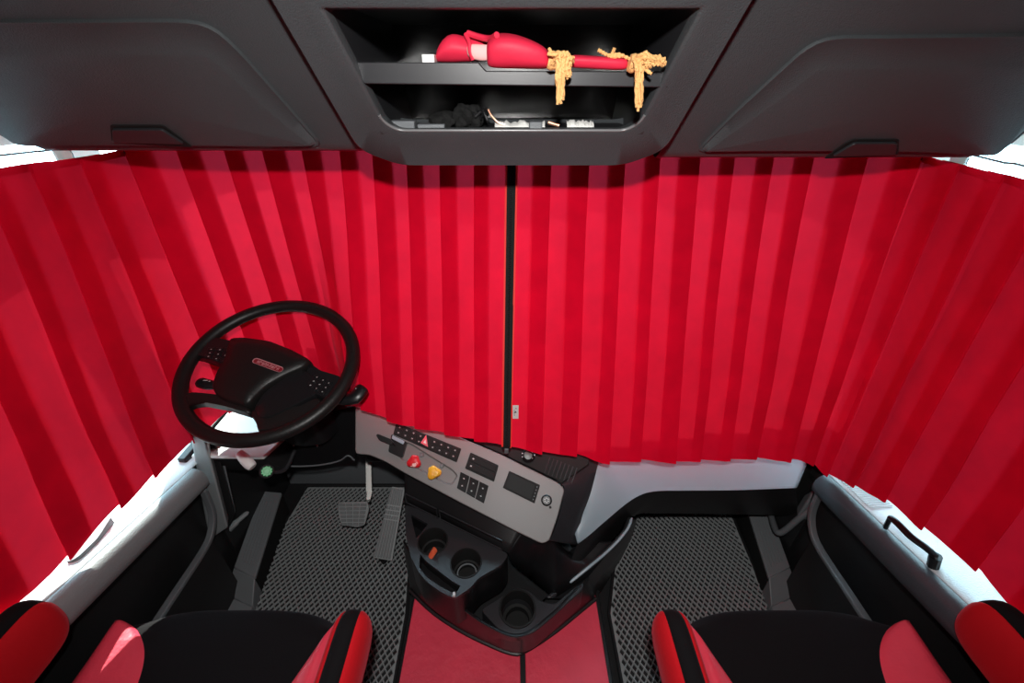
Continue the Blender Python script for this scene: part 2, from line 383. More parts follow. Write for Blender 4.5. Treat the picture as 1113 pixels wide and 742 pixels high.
# matching pleats between rail and hem, as fractions of the two curves
def warp(s, tb):
    for (a, b), (c, d) in zip(tb, tb[1:]):
        if s <= c: return b+(d-b)*(s-a)/(c-a)
    return s
PLEAT = .0075
def curtain(s, top, bot, npl, tb, label):
    N = npl*12+1; K = 46
    T = resample(smooth_path(top, 10), 2001); B = resample(smooth_path(bot, 10), 2001)
    rnd = random.Random(3 if s < 0 else 11)
    widths = [rnd.uniform(.85, 1.2)*(.88+.24*(i/(npl*2))) for i in range(npl*2)]; tot = sum(widths)
    knots = [0]
    for w_ in widths: knots.append(knots[-1]+w_/tot)
    amps = [rnd.uniform(.75, 1.2) for _ in range(npl*2+1)]
    hemj = [rnd.uniform(-1, 1) for _ in range(npl*2+1)]
    bm = bmesh.new(); G = []
    prof = [0, .06, .94, 1]
    sub = [0, .03, .07, .5, .93, .97]
    # knife pleats: a front face, a layer folded back under it, and the next face starting behind
    per = [knots[2*k] for k in range(npl)]+[1.0]
    S = []
    for k in range(npl):
        a, b = per[k], per[k+1]; ov = rnd.uniform(.44, .58)
        for f_, d_ in ((0, -1.0), (.02, -.96), (.25, -.5), (ov, .12), (.8, .72), (.96, 1.0), (1.0, .94), (1.003, .55), (.97, .40), (.75, .0), (ov+.03, -.55), (ov, -.75), (ov+.03, -.92), (.8, -.98)):
            S.append((min(1, a+(b-a)*f_), k, d_, f_))
    S.append((1, npl-1, -1, 1))
    for sv, k, za, f_ in S:
        Pt = T[min(2000, int(sv*2000))]; sb = warp(sv, tb); Pb = B[min(2000, int(sb*2000))]
        if k > 0:
            t2 = sv*2000-int(sv*2000); Pt = Pt.lerp(T[min(2000, int(sv*2000)+1)], t2)
        t2 = sb*2000-int(sb*2000); Pb = Pb.lerp(B[min(2000, int(sb*2000)+1)], t2)
        i0 = int(sv*2000); a = T[max(0, i0-25)]; b = T[min(2000, i0+25)]
        nt_ = V((b.y-a.y, -(b.x-a.x), 0)).normalized()
        i1 = int(sb*2000); a = B[max(0, i1-40)]; b = B[min(2000, i1+40)]
        nb_ = V((b.y-a.y, -(b.x-a.x), 0)).normalized()
        if nt_.dot(V((0, -1, 0))+V((-s*1.0, 0, 0))) < 0: nt_ = -nt_
        if nb_.dot(V((0, -1, 0))+V((-s*1.0, 0, 0))) < 0: nb_ = -nb_
        edge = min(1, sv/.03)
        amp = PLEAT*amps[k]*edge
        col_ = []
        for j in range(K+1):
            v = j/K
            p = Pt.lerp(Pb, v)
            # hangs straight, then leans in over the dash edge
            kk = .74
            fv = (v/kk*.80 if v < kk else .80+(v-kk)/(1-kk)*.20)
            fv = fv*.65+.35*v**1.5
            p.x = Pt.x+(Pb.x-Pt.x)*(fv*.6+v*.4); p.y = Pt.y+(Pb.y-Pt.y)*fv
            nn = nt_.lerp(nb_, v).normalized()
            off = amp*za*(.75+.25*math.cos(v*2.2))
            # gentle sag and wrinkles
            off += edge*(.004*math.sin(sv*23+v*5+s)*math.sin(v*math.pi)+.003*math.sin(sv*61+v*11)*v)
            p = p+nn*off
            if v > .9: p.z += (hemj[k]*(1-f_)+hemj[k+1]*f_)*.005*(v-.9)/.1-.004*za*(v-.9)/.1*(1 if abs(Pb.x) > .85 else .3)
            col_.append(bm.verts.new(p))
        G.append(col_)
    for a, b in zip(G, G[1:]):
        for j in range(K): bm.faces.new((a[j], b[j], b[j+1], a[j+1]))
    paths = [[v.co.copy() for v in c] for c in G]
    root = thing('windscreen_curtain', label, 'curtain', (s*.5, 1.1, .65), 'cab curtains')
    o = finish('curtain_cloth', bm, 'velvet', root, ang=14)
    return root, paths
rootL, pathsL = curtain(-1, TOPL, BOTL, 18, [(0, 0), (.25, .235), (.5, .50), (.62, .66), (.8, .86), (1, 1)], 'pleated red velvet curtain behind the steering wheel, zip along its inner edge')
rootR, pathsR = curtain(1, TOPR, BOTR, 18, [(0, 0), (.25, .27), (.5, .50), (.6, .575), (.8, .78), (1, 1)], 'pleated red velvet curtain on the side away from the wheel, white tag near its zip')
# edge tapes, top hems
def tape(name, pts, width_dir, w_, m, parent, th=.002):
    bm = bmesh.new()
    rings = []
    for p in pts:
        f = V((0, -1, -.1)).normalized() if not callable(width_dir) else None
        d = V(width_dir)
        rings.append([p-d*w_/2-V((0, th/2, 0)), p+d*w_/2-V((0, th/2, 0)), p+d*w_/2+V((0, th/2, 0)), p-d*w_/2+V((0, th/2, 0))])
    add_rings(bm, rings, True, True, True)
    return finish(name, bm, m, parent)
eL = pathsL[0]; eR = pathsR[0]
tape('edge_tape', [p+V((-.004, -.004, 0)) for p in eL], (1, 0, 0), .005, 'velvet_edge', rootL)
tape('edge_tape', [p+V((.004, -.004, 0)) for p in eR], (1, 0, 0), .005, 'velvet_edge', rootR)
mid = [(a+b)/2+V((0, -.003, 0)) for a, b in zip(eL, eR)]
mid.append(mid[-1]+V((0, 0, -.008)))
zipo = tape('zip', mid, (1, 0, 0), .024, 'zip', rootL, .003)
bm = bmesh.new()
zp = resample(mid, 150)
for i, p in enumerate(zp): add_box(bm, p+V(((-.0012 if i % 2 else .0012), -.0028, 0)), (.0042, .002, .0035))
finish('zip_teeth', bm, 'gloss', rootL)
bm = bmesh.new(); add_box(bm, mid[-1]+V((0, -.005, -.004)), (.012, .007, .018)); finish('zip_pull', bm, 'rim_grey', rootL, bevel=.002)
for root, paths in ((rootL, pathsL), (rootR, pathsR)):
    bm = bmesh.new()
    for j0, dz in ((0, 0),):
        pts = [c[0]+(V((0, -.0035, 0)) if abs(c[0].x) < .95 else V((-.0035*math.copysign(1, c[0].x), 0, 0))) for c in paths]
        rings = [[p+V((0, 0, .004)), p+V((0, 0, -.012)), p+V((0, .0015, -.012)), p+V((0, .0015, .004))] for p in pts]
        add_rings(bm, rings, True, True, True)
    finish('top_hem', bm, 'velvet', root, ang=20)
# the white tag on the right curtain
tg = at(556.5, 445, pl=(V((0, 1.0, .75)), V((0, -1, .1))))
p0 = eR[37]; best = min(eR, key=lambda p: abs((CY-445)/F_PX-((p-EYE).dot(V((0, ST, CT)))/(p-EYE).dot(V((0, CT, -ST))))))
TB = best+V((.016, -.010, 0))
tb_ = box('sewn_tag', TB, (.017, .0015, .050), 'white', rootR, .0004)
bm = bmesh.new()
add_prism(bm, [TB+V(d) for d in ((-.0035, -.0009, -.003), (.0035, -.0009, -.001), (-.0005, -.0009, .005))], (0, -.0005, 0))
for k in range(5): add_box(bm, TB+V((-.0035, -.001, -.012+.0048*k)), (.0016, .0005, .0028))
add_box(bm, TB+V((.001, -.001, .014)), (.004, .0005, .0016))
finish('tag_print', bm, 'pit', tb_)

# curtain rail and hooks in the light gap on both sides
for s, paths in ((-1, pathsL), (1, pathsR)):
    top = [c[0] for c in paths]
    line = [V((p.x*1.012, p.y+.01, p.z+.024)) for p in resample(top, 40)]
    bm = bmesh.new(); add_tube(bm, line, .0022, 8)
    tag(finish('curtain_wire', bm, 'rim_grey'), 'thin wire carrying the curtain at the %s window' % ('left' if s < 0 else 'right'), 'wire', 'curtain wires')
    for i in range(0, len(top), 22):
        p = top[i]
        if i == 0: continue
        ln = V((p.x*1.012, p.y+.01, p.z+.024))
        bm = bmesh.new(); add_tube(bm, [p+V((0, 0, -.006)), p+V((0, 0, .004)), (p+ln)/2+V((0, .003, 0)), ln+V((0, 0, .003)), ln+V((0, .005, 0))], .0012, 6)
        h = tag(finish('curtain_hook', bm, 'gloss'), 'small black hook linking the %s curtain to its wire' % ('left' if s < 0 else 'right'), 'hook', 'curtain hooks, %s side' % ('left' if s < 0 else 'right'))

# ------------------------------------------------------------------ floor: mats, tunnel, sills
def lattice_mat(name, poly, z, label, border=True):
    """moulded mat of small diamond cells: raised ridges round real pits, inside a polygon"""
    xs = [p[0] for p in poly]; ys = [p[1] for p in poly]
    def inside(x, y):
        r = False; n = len(poly)
        for i in range(n):
            (x1, y1), (x2, y2) = poly[i], poly[(i+1) % n]
            if (y1 > y) != (y2 > y) and x < (x2-x1)*(y-y1)/(y2-y1)+x1: r = not r
        return r
    bm = bmesh.new(); A, Bq = .0105, .0150
    j = 0; y = min(ys)
    while y < max(ys):
        x = min(xs)+(A if j % 2 else 0)
        while x < max(xs):
            if all(inside(x+dx, y+dy) for dx, dy in ((A, 0), (-A, 0), (0, Bq), (0, -Bq))):
                o = [V((x+A, y, z)), V((x, y+Bq, z)), V((x-A, y, z)), V((x, y-Bq, z))]; c = V((x, y, z))
                i1 = [c+(p-c)*.84 for p in o]; i2 = [c+(p-c)*.74+V((0, 0, -.008)) for p in o]
                vo = [bm.verts.new(p) for p in o]; v1 = [bm.verts.new(p) for p in i1]; v2 = [bm.verts.new(p) for p in i2]
                for k in range(4):
                    k2 = (k+1) % 4
                    bm.faces.new((vo[k], vo[k2], v1[k2], v1[k])); bm.faces.new((v1[k], v1[k2], v2[k2], v2[k]))
                bm.faces.new(v2).material_index = 1  # pit bottoms coloured near black for the shade in the cells
            x += 2*A
        y += Bq; j += 1
    t = thing(name, label, 'floor mat', (sum(xs)/len(xs), sum(ys)/len(ys), 0), 'diamond-cell floor mats')
    bmesh.ops.remove_doubles(bm, verts=bm.verts, dist=.0004)
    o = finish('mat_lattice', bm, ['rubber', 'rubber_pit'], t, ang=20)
    bm = bmesh.new(); add_prism(bm, [V((p[0], p[1], .001)) for p in poly], (0, 0, z-.0098)); finish('mat_base', bm, 'rubber', t)
    bm = bmesh.new(); q = [V((p[0], p[1], z-.001)) for p in poly]; add_tube(bm, q+[q[0]], .006, 8); finish('mat_edge', bm, 'black', t)
    return t
lattice_mat('floor_mat', [(-1.0, .2), (-.365, .2), (-.375, .8), (-.40, .98), (-.44, 1.36), (-.955, 1.36), (-1.0, .87)], .016, 'grey rubber floor mat of diamond cells under the pedals')
lattice_mat('floor_mat', [(.35, .2), (.93, .2), (.94, .9), (.965, 1.3), (.46, 1.3), (.40, .98), (.345, .8)], .016, 'grey rubber floor mat of diamond cells on the side away from the pedals')
# tunnel with red leather mats
tun = structure(rbox('floor', (-.345, -.2, 0), (.305, 1.3, .112), 'black', bevel=.01)); tun.name = 'trim_1'
tun['label'] = 'raised black tunnel between the seats'
seam = at(568, 710, z=.12).x
for (a, b), lab in (((-.334, seam-.008), 'red leather tunnel mat nearer the driver seat'), ((seam+.008, .287), 'red leather tunnel mat nearer the passenger seat')):
    bm = bmesh.new()
    rings = []
    nx, ny = 10, 30
    add_prism(bm, round_poly([V((a, .15, .113)), V((b, .15, .113)), V((b, .86, .113)), V((a, .86, .113))], .006, 3), (0, 0, .010))
    o = finish('tunnel_mat', bm, 'leather_red', None, bevel=.003)
    tag(o, lab, 'mat', 'red tunnel mats')

M['sill_grey'] = mat('sill_plastic', (.17, .18, .19), .45, .5, bump=.1, bscale=400)
# sill trims beside the mats: a ribbed strip, a step and a lower plate
def foot_sill(s):
    t = thing('sill_trim', 'grey ribbed plastic sill trim beside the mat %s' % ('near the pedals' if s < 0 else 'opposite the passenger seat'), 'sill trim', (s*1.0, 1.0, 0), 'ribbed sill trims')
    def m_(p): return V((p[0] if s < 0 else -p[0], p[1], p[2]))
    def A(px, py, z): return m_(at(px, py, z=z))
    top = [A(284, 533, .14), A(306, 535, .14), A(277, 628, .10), A(254, 616, .10)]
    bm = bmesh.new()
    base = [V((p.x, p.y, .0)) for p in top]
    add_rings(bm, [base, [p-V((0, 0, .014)) for p in top]], True, True, True); finish('strip_base', bm, 'pit', t)  # base coloured black to stand for the shaded gap beside the strip
    bm = bmesh.new(); add_rings(bm, [[p-V((0, 0, .014)) for p in top], top], True, True, True); finish('strip', bm, 'sill_grey', t, bevel=.004, seg=3)
    bm = bmesh.new()
    d = (top[3]-top[0]); wv = (top[1]-top[0])
    for k in range(5):
        a = top[0]+wv*(.24+.13*k)+d*.12; b = top[3]+(top[2]-top[3])*(.24+.13*k)-d*.10
        add_tube(bm, [a+V((0, 0, .001)), b+V((0, 0, .001))], .0022, 6)
    finish('ribs', bm, 'sill_grey', t)
    low = [A(254, 622, .10), A(277, 630, .10), A(262, 652, .03), A(226, 652, .03)]
    low2 = [low[0], low[1], V((low[1].x, .1, .03)), V((low[0].x-.01*1, .1, .03))]
    bm = bmesh.new()
    pl_ = [V((p.x, p.y, p.z)) for p in (top[3], top[2], V((top[2].x+(.01 if s < 0 else -.01), top[2].y-.07, .045)), V((top[3].x-(.01 if s < 0 else -.01), top[3].y-.07, .045)))]
    pl2 = [pl_[3], pl_[2], V((pl_[2].x, .1, .04)), V((pl_[3].x, .1, .04))]
    for q in (pl_, pl2):
        add_rings(bm, [[V((p.x, p.y, 0)) for p in q], q], True, True, True)
    finish('step_plate', bm, 'sill_grey', t, bevel=.004)
    bm = bmesh.new()
    for k in range(5):
        y0 = pl2[0].y-.01-.018*k
        add_box(bm, ((pl2[0].x+pl2[1].x)/2, y0, .0415), (.05, .006, .004))
    finish('step_ribs', bm, 'sill_grey', t)
foot_sill(-1); foot_sill(1)

# ------------------------------------------------------------------ doors
def door(s, n):
    t = thing('door_%d' % n, '%s cab door with pale window ledge and dark pocket' % ('left' if s < 0 else 'right'), 'door', (s*1.1, .6, .0), None, 'structure')
    def bel(y): return .585+(.95-y)*.195-(.028 if s > 0 else 0)                       # belt line falls towards the front
    ys = [1.08, 1.0, .9, .75, .6, .45, .3, .1, -.1]
    # ledge from window to its inner edge
    bm = bmesh.new()
    prof = [(1.20, .012), (1.10, .010), (1.05, .004), (1.022, 0), (1.020, -.003), (1.017, -.003), (1.012, 0), (.998, -.003), (.988, -.010), (.984, -.022)]
    R = [[V((s*x, y, bel(y)+dz)) for x, dz in prof[:5]] for y in ys]
    add_rings(bm, R, closed=False); finish('window_ledge', bm, 'ledge', t, ang=50, solid=.004, soff=-1)
    bm = bmesh.new()
    prof = [(1.030, -.012), (1.021, -.003), (1.017, 0), (1.012, .001), (1.0, -.003), (.990, -.011), (.984, -.024), (.982, -.05), (.985, -.070), (.995, -.078), (1.04, -.08)]
    R = [[V((s*x, y, bel(y)+dz)) for x, dz in prof] for y in [.955]+ys[2:]]
    add_rings(bm, R, closed=False, ); finish('belt_trim', bm, 'slate_trim' if s > 0 else 'silver_trim', t, ang=50)
    # lower panel, recess
    bm = bmesh.new()
    prof = [(1.04, -.075), (1.055, -.12), (1.06, -.2), (1.07, -.6)]
    R = [[V((s*x, y, max(.0, bel(y)+dz))) for x, dz in prof] for y in ys]
    add_rings(bm, R, closed=False); finish('recess_panel', bm, 'black', t)
    # pocket with pale rim
    rim = [V((s*1.0, .1, .345)), V((s*1.0, .45, .342)), V((s*1.0, .68, .34)), V((s*1.0, .84, .338)), V((s*1.0, .895, .36)), V((s*1.0, .925, .41)), V((s*1.0, .935, .50))]
    rim = smooth_path(rim, 6)
    bm = bmesh.new(); rings = []
    for i, p in enumerate(rim):
        d = (rim[min(i+1, len(rim)-1)]-rim[max(0, i-1)]).normalized(); nn = V((s, 0, 0)).cross(d).normalized()
        if nn.z < -.01 or nn.y > .5: nn = -nn
        a = .0085
        rings.append([p+V((-s*.005, 0, 0))+nn*0, p+V((s*.016, 0, 0))+nn*0, p+V((s*.016, 0, 0))-nn*a*1.8, p+V((-s*.005, 0, 0))-nn*a*1.8])
    add_rings(bm, rings, True, True, True); finish('pocket_rim', bm, 'rim_grey', t, bevel=.003)
    bm = bmesh.new()
    add_prism(bm, [V((s*1.0, .1, .02)), V((s*1.0, .1, .33))]+[V((p.x, p.y, p.z-.012)) for p in rim[6:20]]+[V((s*1.0, .88, .33)), V((s*1.0, .88, .02))], (s*.012, 0, 0))
    finish('pocket_wall', bm, 'black', t)
    return t
M['slate_trim'] = mat('slate_trim', (.055, .068, .08), .4, .5, bump=.15, bscale=400)  # same door trim, darkened for the dimmer side of the cab
M['silver_trim'] = mat('grained_grey_trim', (.24, .26, .27), .5, .5, bump=.35, bscale=300)  # lighter copy of the trim for the sunlit side
dl = door(-1, 1); dr = door(1, 2)
# right door: ribbed speaker-like grille on the ledge and the black pull handle
bel = lambda y: .585-.028+(.95-y)*.195
bm = bmesh.new()
for i in range(22):
    y = .985-.0085*i
    if y < .8: break
    add_tube(bm, [V((1.028, y, bel(y)+.006)), V((1.09, y, bel(y)+.013))], .0022, 6)
finish('ledge_ribs', bm, 'ledge', dr)
hp = [at(968, 562, z=.655), at(975, 568, z=.665), at(990, 583, z=.672), at(1005, 594, z=.67), at(1017, 604, z=.66)]
bm = bmesh.new(); add_tube(bm, smooth_path(hp, 5), [.005]+[.010]*19+[.012], 10, flat=.7); 
add_tube(bm, [hp[-1], hp[-1]+V((.012, -.006, -.05))], [.013, .012], 10); add_tube(bm, [hp[0], hp[0]+V((.012, .004, -.05))], [.006, .006], 8)
finish('door_handle', bm, 'gloss', dr)
# left door: small dark window switch pod at the hem
bm = bmesh.new(); add_prism(bm, round_poly([at(70, 612, z=.665), at(80, 597, z=.665), at(108, 571, z=.655), at(122, 560, z=.655), at(106, 585, z=.655), at(84, 606, z=.665)], .01, 3), (0, 0, -.02))
finish('pull_grip', bm, 'rim_grey', dl, bevel=.003)

# pillar strut at the front edge of each door opening
def strut(s):
    def m_(p): return V((p[0] if s < 0 else -p[0], p[1], p[2]))
    t = thing('pillar_trim', 'grey upright trim at the dashboard end beside the %s door' % ('left' if s < 0 else 'right'), 'pillar trim', (s*1.0, .97, 0), 'pillar trims')
    bm = bmesh.new()
    if s < 0:
        a = [at(207, 474, y=1.0), at(222, 472, y=1.0), at(248, 574, y=.93), at(227, 588, y=.93)]
        b = [at(222, 474, y=1.03), at(232, 474, y=1.03), at(255, 560, y=.97), at(247, 576, y=.96)]
        add_prism(bm, a, (-.02, .04, 0)); finish('trim_bar', bm, 'silver_trim', t, bevel=.008, seg=3)
        bm = bmesh.new(); add_prism(bm, b, (-.02, .04, 0)); finish('door_seal', bm, 'black', t, bevel=.004)  # black strip stands for the shaded gap behind the bar
        bm = bmesh.new(); add_prism(bm, [at(232, 480, y=1.04), at(239, 480, y=1.04), at(256, 556, y=.99), at(250, 572, y=.98)], (-.02, .03, 0)); finish('inner_seal', bm, 'rim_grey', t, bevel=.004)
        bm = bmesh.new(); add_tube(bm, smooth_path([at(246, 578, y=1.0), at(256, 568, y=1.02), at(270, 556, y=1.06)], 5), [.012]*6+[.009]*4+[.004], 8)
        finish('seal_end', bm, 'silver_trim', t)
    else:
        a = [at(903, 513, y=1.03), at(891, 510, y=1.04), at(880, 540, y=1.0), at(866, 562, y=.98), at(878, 566, y=.97), at(892, 548, y=.99)]
        add_prism(bm, a, (.02, .04, 0)); finish('trim_bar', bm, 'rim_grey', t, bevel=.006, seg=3)
        bm = bmesh.new(); add_tube(bm, smooth_path([at(884, 552, y=.98), at(870, 562, y=.98), at(852, 577, y=.98), at(845, 578, y=.99), at(841, 570, y=1.03), at(838, 560, y=1.08)], 6), .011, 12)
        finish('grab_handle', bm, 'rim_grey', t)
        bm = bmesh.new(); add_prism(bm, [at(889, 504, y=1.05), at(879, 503, y=1.05), at(864, 536, y=1.05), at(858, 560, y=1.05), at(870, 560, y=1.05)], (0, .04, 0)); finish('door_seal', bm, 'pit', t, bevel=.003)  # black slab put in for the dark gap between dash and bar
strut(-1); strut(1)

# ------------------------------------------------------------------ dashboard
A_ = at(386, 470, y=1.03); B_ = at(600, 560, y=.83); C_ = at(520, 490, y=.98)
NP = (B_-A_).cross(C_-A_).normalized()
if NP.y > 0: NP = -NP
PP = (A_, NP)
def dp(px, py, c=0): return at(px, py, pl=PP)+NP*c
EX = (dp(500, 510)-dp(440, 480)).normalized()       # along the panel
dash = thing('dashboard', 'black dashboard with light grey switch panel turned to the steering wheel', 'dashboard', (0, 1.1, .12))
bm = bmesh.new()   # core behind everything
for lo, hi in [((-1.03, 1.24, .43), (1.03, 1.66, .58)), ((-1.03, 1.45, .5), (1.03, 1.66, .78)), ((-.78, 1.38, .5), (1.03, 1.64, 1.0)), ((-.54, 1.12, .43), (.3, 1.3, .56))]:
    add_box(bm, [(a+b)/2 for a, b in zip(lo, hi)], [b-a for a, b in zip(lo, hi)])
finish('dash_core', bm, 'black', dash, bevel=.01)
# left end block, its top whitened to stand for the sun patch
bm = bmesh.new(); add_prism(bm, [V((-1.035, .99, .603)), V((-.80, .985, .603)), V((-.76, 1.1, .603)), V((-.76, 1.24, .603)), V((-1.035, 1.24, .603))], (0, 0, -.012)); finish('dash_end_cap', bm, 'white', dash, bevel=.004)
bm = bmesh.new(); add_prism(bm, [V((-1.035, 1.0, .59)), V((-.80, .995, .59)), V((-.76, 1.1, .59)), V((-.76, 1.26, .59)), V((-1.035, 1.26, .59))], (0, .04, -.11)); finish('dash_end_body', bm, 'black', dash, bevel=.008)
rbox('kick_panel', (-1.075, .98, 0), (-1.05, 1.42, .6), 'black', dash)
rbox('kick_panel', (1.05, .98, 0), (1.075, 1.42, .56), 'black', dash)
rbox('firewall_panel', (-1.05, 1.385, 0), (-.38, 1.415, .45), 'rim_grey', dash)
rbox('firewall_panel', (.38, 1.33, 0), (1.05, 1.36, .45), 'black', dash)
# switch panel
out = [(386, 436), (386, 493), (401, 494), (418, 501), (440, 514), (500, 546), (560, 577), (589, 591), (597, 588), (606, 562), (614, 531), (606, 524), (545, 494), (500, 475), (480, 468), (450, 455), (420, 440)]
bm = bmesh.new(); add_prism(bm, resample(round_poly([dp(*p) for p in out], .008, 3), 150, True), -NP*.022)
pan = finish('switch_panel', bm, 'panel', dash, bevel=.003, seg=3)
# recessed tray for knobs
tr_ = [(437, 480.5), (446, 482), (492, 511), (497, 517), (491, 526), (484, 525), (436, 499), (434, 492)]
bm = bmesh.new(); add_prism(bm, round_poly([dp(*p, c=.003) for p in tr_], .006, 4), -NP*.011); cut(pan, [bm])
bm = bmesh.new(); add_prism(bm, [dp(x, y, -.0225) for x, y in [(386, 440), (386, 491), (440, 511), (588, 587), (596, 585), (612, 532), (545, 497), (480, 471)]], V((0, .14, -.035)))
finish('panel_body', bm, 'black', dash, bevel=.006)
# dark ledge above the panel
bm = bmesh.new(); add_prism(bm, [dp(x, y, -.006) for x, y in [(478, 465), (500, 473), (545, 493), (606, 522), (610, 526), (640, 505), (650, 470), (560, 450)]], V((0, .05, -.06)))
finish('upper_dash_face', bm, 'pit', dash, bevel=.003)
bm = bmesh.new()
for k in range(8):
    a = dp(598+4.2*k, 497+1.6*k, .0); b = dp(592+4.2*k, 514+1.6*k, .0)
    add_tube(bm, [a, b], .0022, 6)
finish('air_vent', bm, 'console', dash)
bm = bmesh.new(); c = dp(574, 495, 0); add_lathe(bm, c, NP, [(.022, -.002), (.022, .006), (.015, .014), (.013, .02), (0.001, .021)], 24)
finish('dial', bm, 'gloss', dash)
bm = bmesh.new()
for k in range(7):
    p = dp(574+7*math.cos(k*.9), 495+4*math.sin(k*.9), .013); add_box(bm, p, (.003, .003, .003))
finish('dial_marks', bm, 'mark', dash)
def pill(px, py, n=4): return dp(px, py, n)
EV = NP.cross(EX).normalized()
if EV.z < 0: EV = -EV
RP = Matrix((EX, EV, NP)).transposed()
def quad(p4, c): return [dp(x, y, c) for x, y in p4]
def bilerp(q, u, v):
    a = (q[0][0]*(1-u)+q[1][0]*u, q[0][1]*(1-u)+q[1][1]*u); b = (q[3][0]*(1-u)+q[2][0]*u, q[3][1]*(1-u)+q[2][1]*u)
    return (a[0]*(1-v)+b[0]*v, a[1]*(1-v)+b[1]*v)
# key bank 2 x 9
kb = [(431, 459), (501.5, 487.5), (496.5, 502.5), (427.5, 472)]
bm = bmesh.new(); add_prism(bm, round_poly(quad(kb, -.002), .003, 3), NP*.005); bank = finish('switch_bank', bm, 'pit', pan, bevel=.001)
for r in range(2):
    for c in range(9):
        if c == 4: continue
        u0 = .02+.96*c/9+.006; u1 = .02+.96*(c+1)/9-.006; v0 = .08+.43*r; v1 = v0+.39
        q = [bilerp(kb, u0, v0), bilerp(kb, u1, v0), bilerp(kb, u1, v1), bilerp(kb, u0, v1)]
        bm = bmesh.new(); add_prism(bm, quad(q, .003), NP*.003); k = finish('key', bm, 'pit', bank, bevel=.0008)
        m_ = bilerp(kb, (u0+u1)/2, (v0+v1)/2)
        bm = bmesh.new(); p = dp(m_[0], m_[1], .0062)
        for dx, dy, sx, sy in [(0, .0012, .005, .001), (0, -.0014, .004, .001), (-.0016, 0, .001, .003), (.0018 if (c+r) % 2 else 0, 0, .001, .003)]:
            add_box(bm, p+EX*dx+EV*dy, (sx, sy, .0004), RP)
        mk_ = finish('key_symbol', bm, 'mark', bank)
bm = bmesh.new(); add_prism(bm, quad([(457.5, 481.5), (465.5, 485.8), (463.6, 472.6)], .003), NP*.004); finish('hazard_button', bm, 'redmark', bank, bevel=.0008)
bm = bmesh.new(); add_prism(bm, quad([(460.6, 481.2), (463.8, 482.6), (463.0, 477.6)], .007), NP*.0006); finish('hazard_symbol', bm, 'white', bank)
# ignition slot with fob key
bm = bmesh.new(); add_prism(bm, round_poly(quad([(426.5, 472), (443, 480.5), (438, 498), (423, 491)], -.002), .005, 3), NP*.014); ig = finish('ignition_switch', bm, 'gloss', pan, bevel=.003)
bm = bmesh.new(); add_prism(bm, round_poly(quad([(428, 473.5), (441, 480), (439.5, 483.5), (427, 477)], .013), .002, 2), NP*.002); finish('switch_top', bm, 'silver', ig, bevel=.0006)
fob = [dp(411.5, 474, .03), dp(414, 472.5, .032), dp(427, 478, .026), dp(430, 482, .022), dp(427, 484.5, .022), dp(415, 479.5, .028)]
bm = bmesh.new(); add_prism(bm, round_poly(fob, .004, 3), -NP*.007); add_tube(bm, [dp(428, 481, .02), dp(431, 486, .006)], .003, 8)
tag(finish('ignition_key', bm, 'gloss', None, bevel=.002), 'flat black ignition key sticking out of its dash switch', 'key')
# knobs
def heart_knob(px, py, r, m, name, rot):
    c = dp(px, py, -.006)
    bm = bmesh.new(); add_lathe(bm, c, NP, [(.009, -.004), (.008, .008), (.008, .016)], 20); base = finish('knob_stem', bm, 'console', pan)
    e1 = (EX*math.cos(rot)+EV*math.sin(rot)); e2 = NP.cross(e1)
    bm = bmesh.new(); rings = []
    shape = []
    for k in range(36):
        a = 2*math.pi*k/36
        rad = 1+.16*math.cos(3*a)-.20*math.exp(-((math.cos(a)-1)**2+math.sin(a)**2)/.08)
        shape.append((math.cos(a)*rad, math.sin(a)*rad))
    for h, f_ in ((.010, .70), (.014, .92), (.020, 1.0), (.027, .98), (.031, .86), (.033, .6), (.034, .25)):
        rings.append([c+NP*h+(e1*x+e2*y)*r*f_ for x, y in shape])
    add_rings(bm, rings, True, True, True)
    o = finish(name, bm, m, pan, ang=60)
    bm = bmesh.new(); add_lathe(bm, c-e1*r*.45-e2*r*.2, NP, [(r*.35, .0325), (r*.28, .0338)], 12); add_tube(bm, [c-e1*r*.7+NP*.031, c-e1*r*.72+e2*r*.35+NP*.030], .0016, 6)
    finish('knob_wear_patch', bm, 'knob_wear' if m == 'knob_red' else 'knob_yellow', o)
heart_knob(451.5, 502, .0205, 'knob_red', 'parking_brake_knob', 1.9)
heart_knob(472.5, 513.5, .0205, 'knob_yellow', 'trailer_brake_knob', 2.5)
for (a, b) in ((458, 494), (480, 506)):
    bm = bmesh.new(); add_lathe(bm, dp(a, b, -.007), NP, [(.007, 0), (.007, .004), (.005, .006)], 16); finish('knob_collar', bm, 'rim_grey', pan)
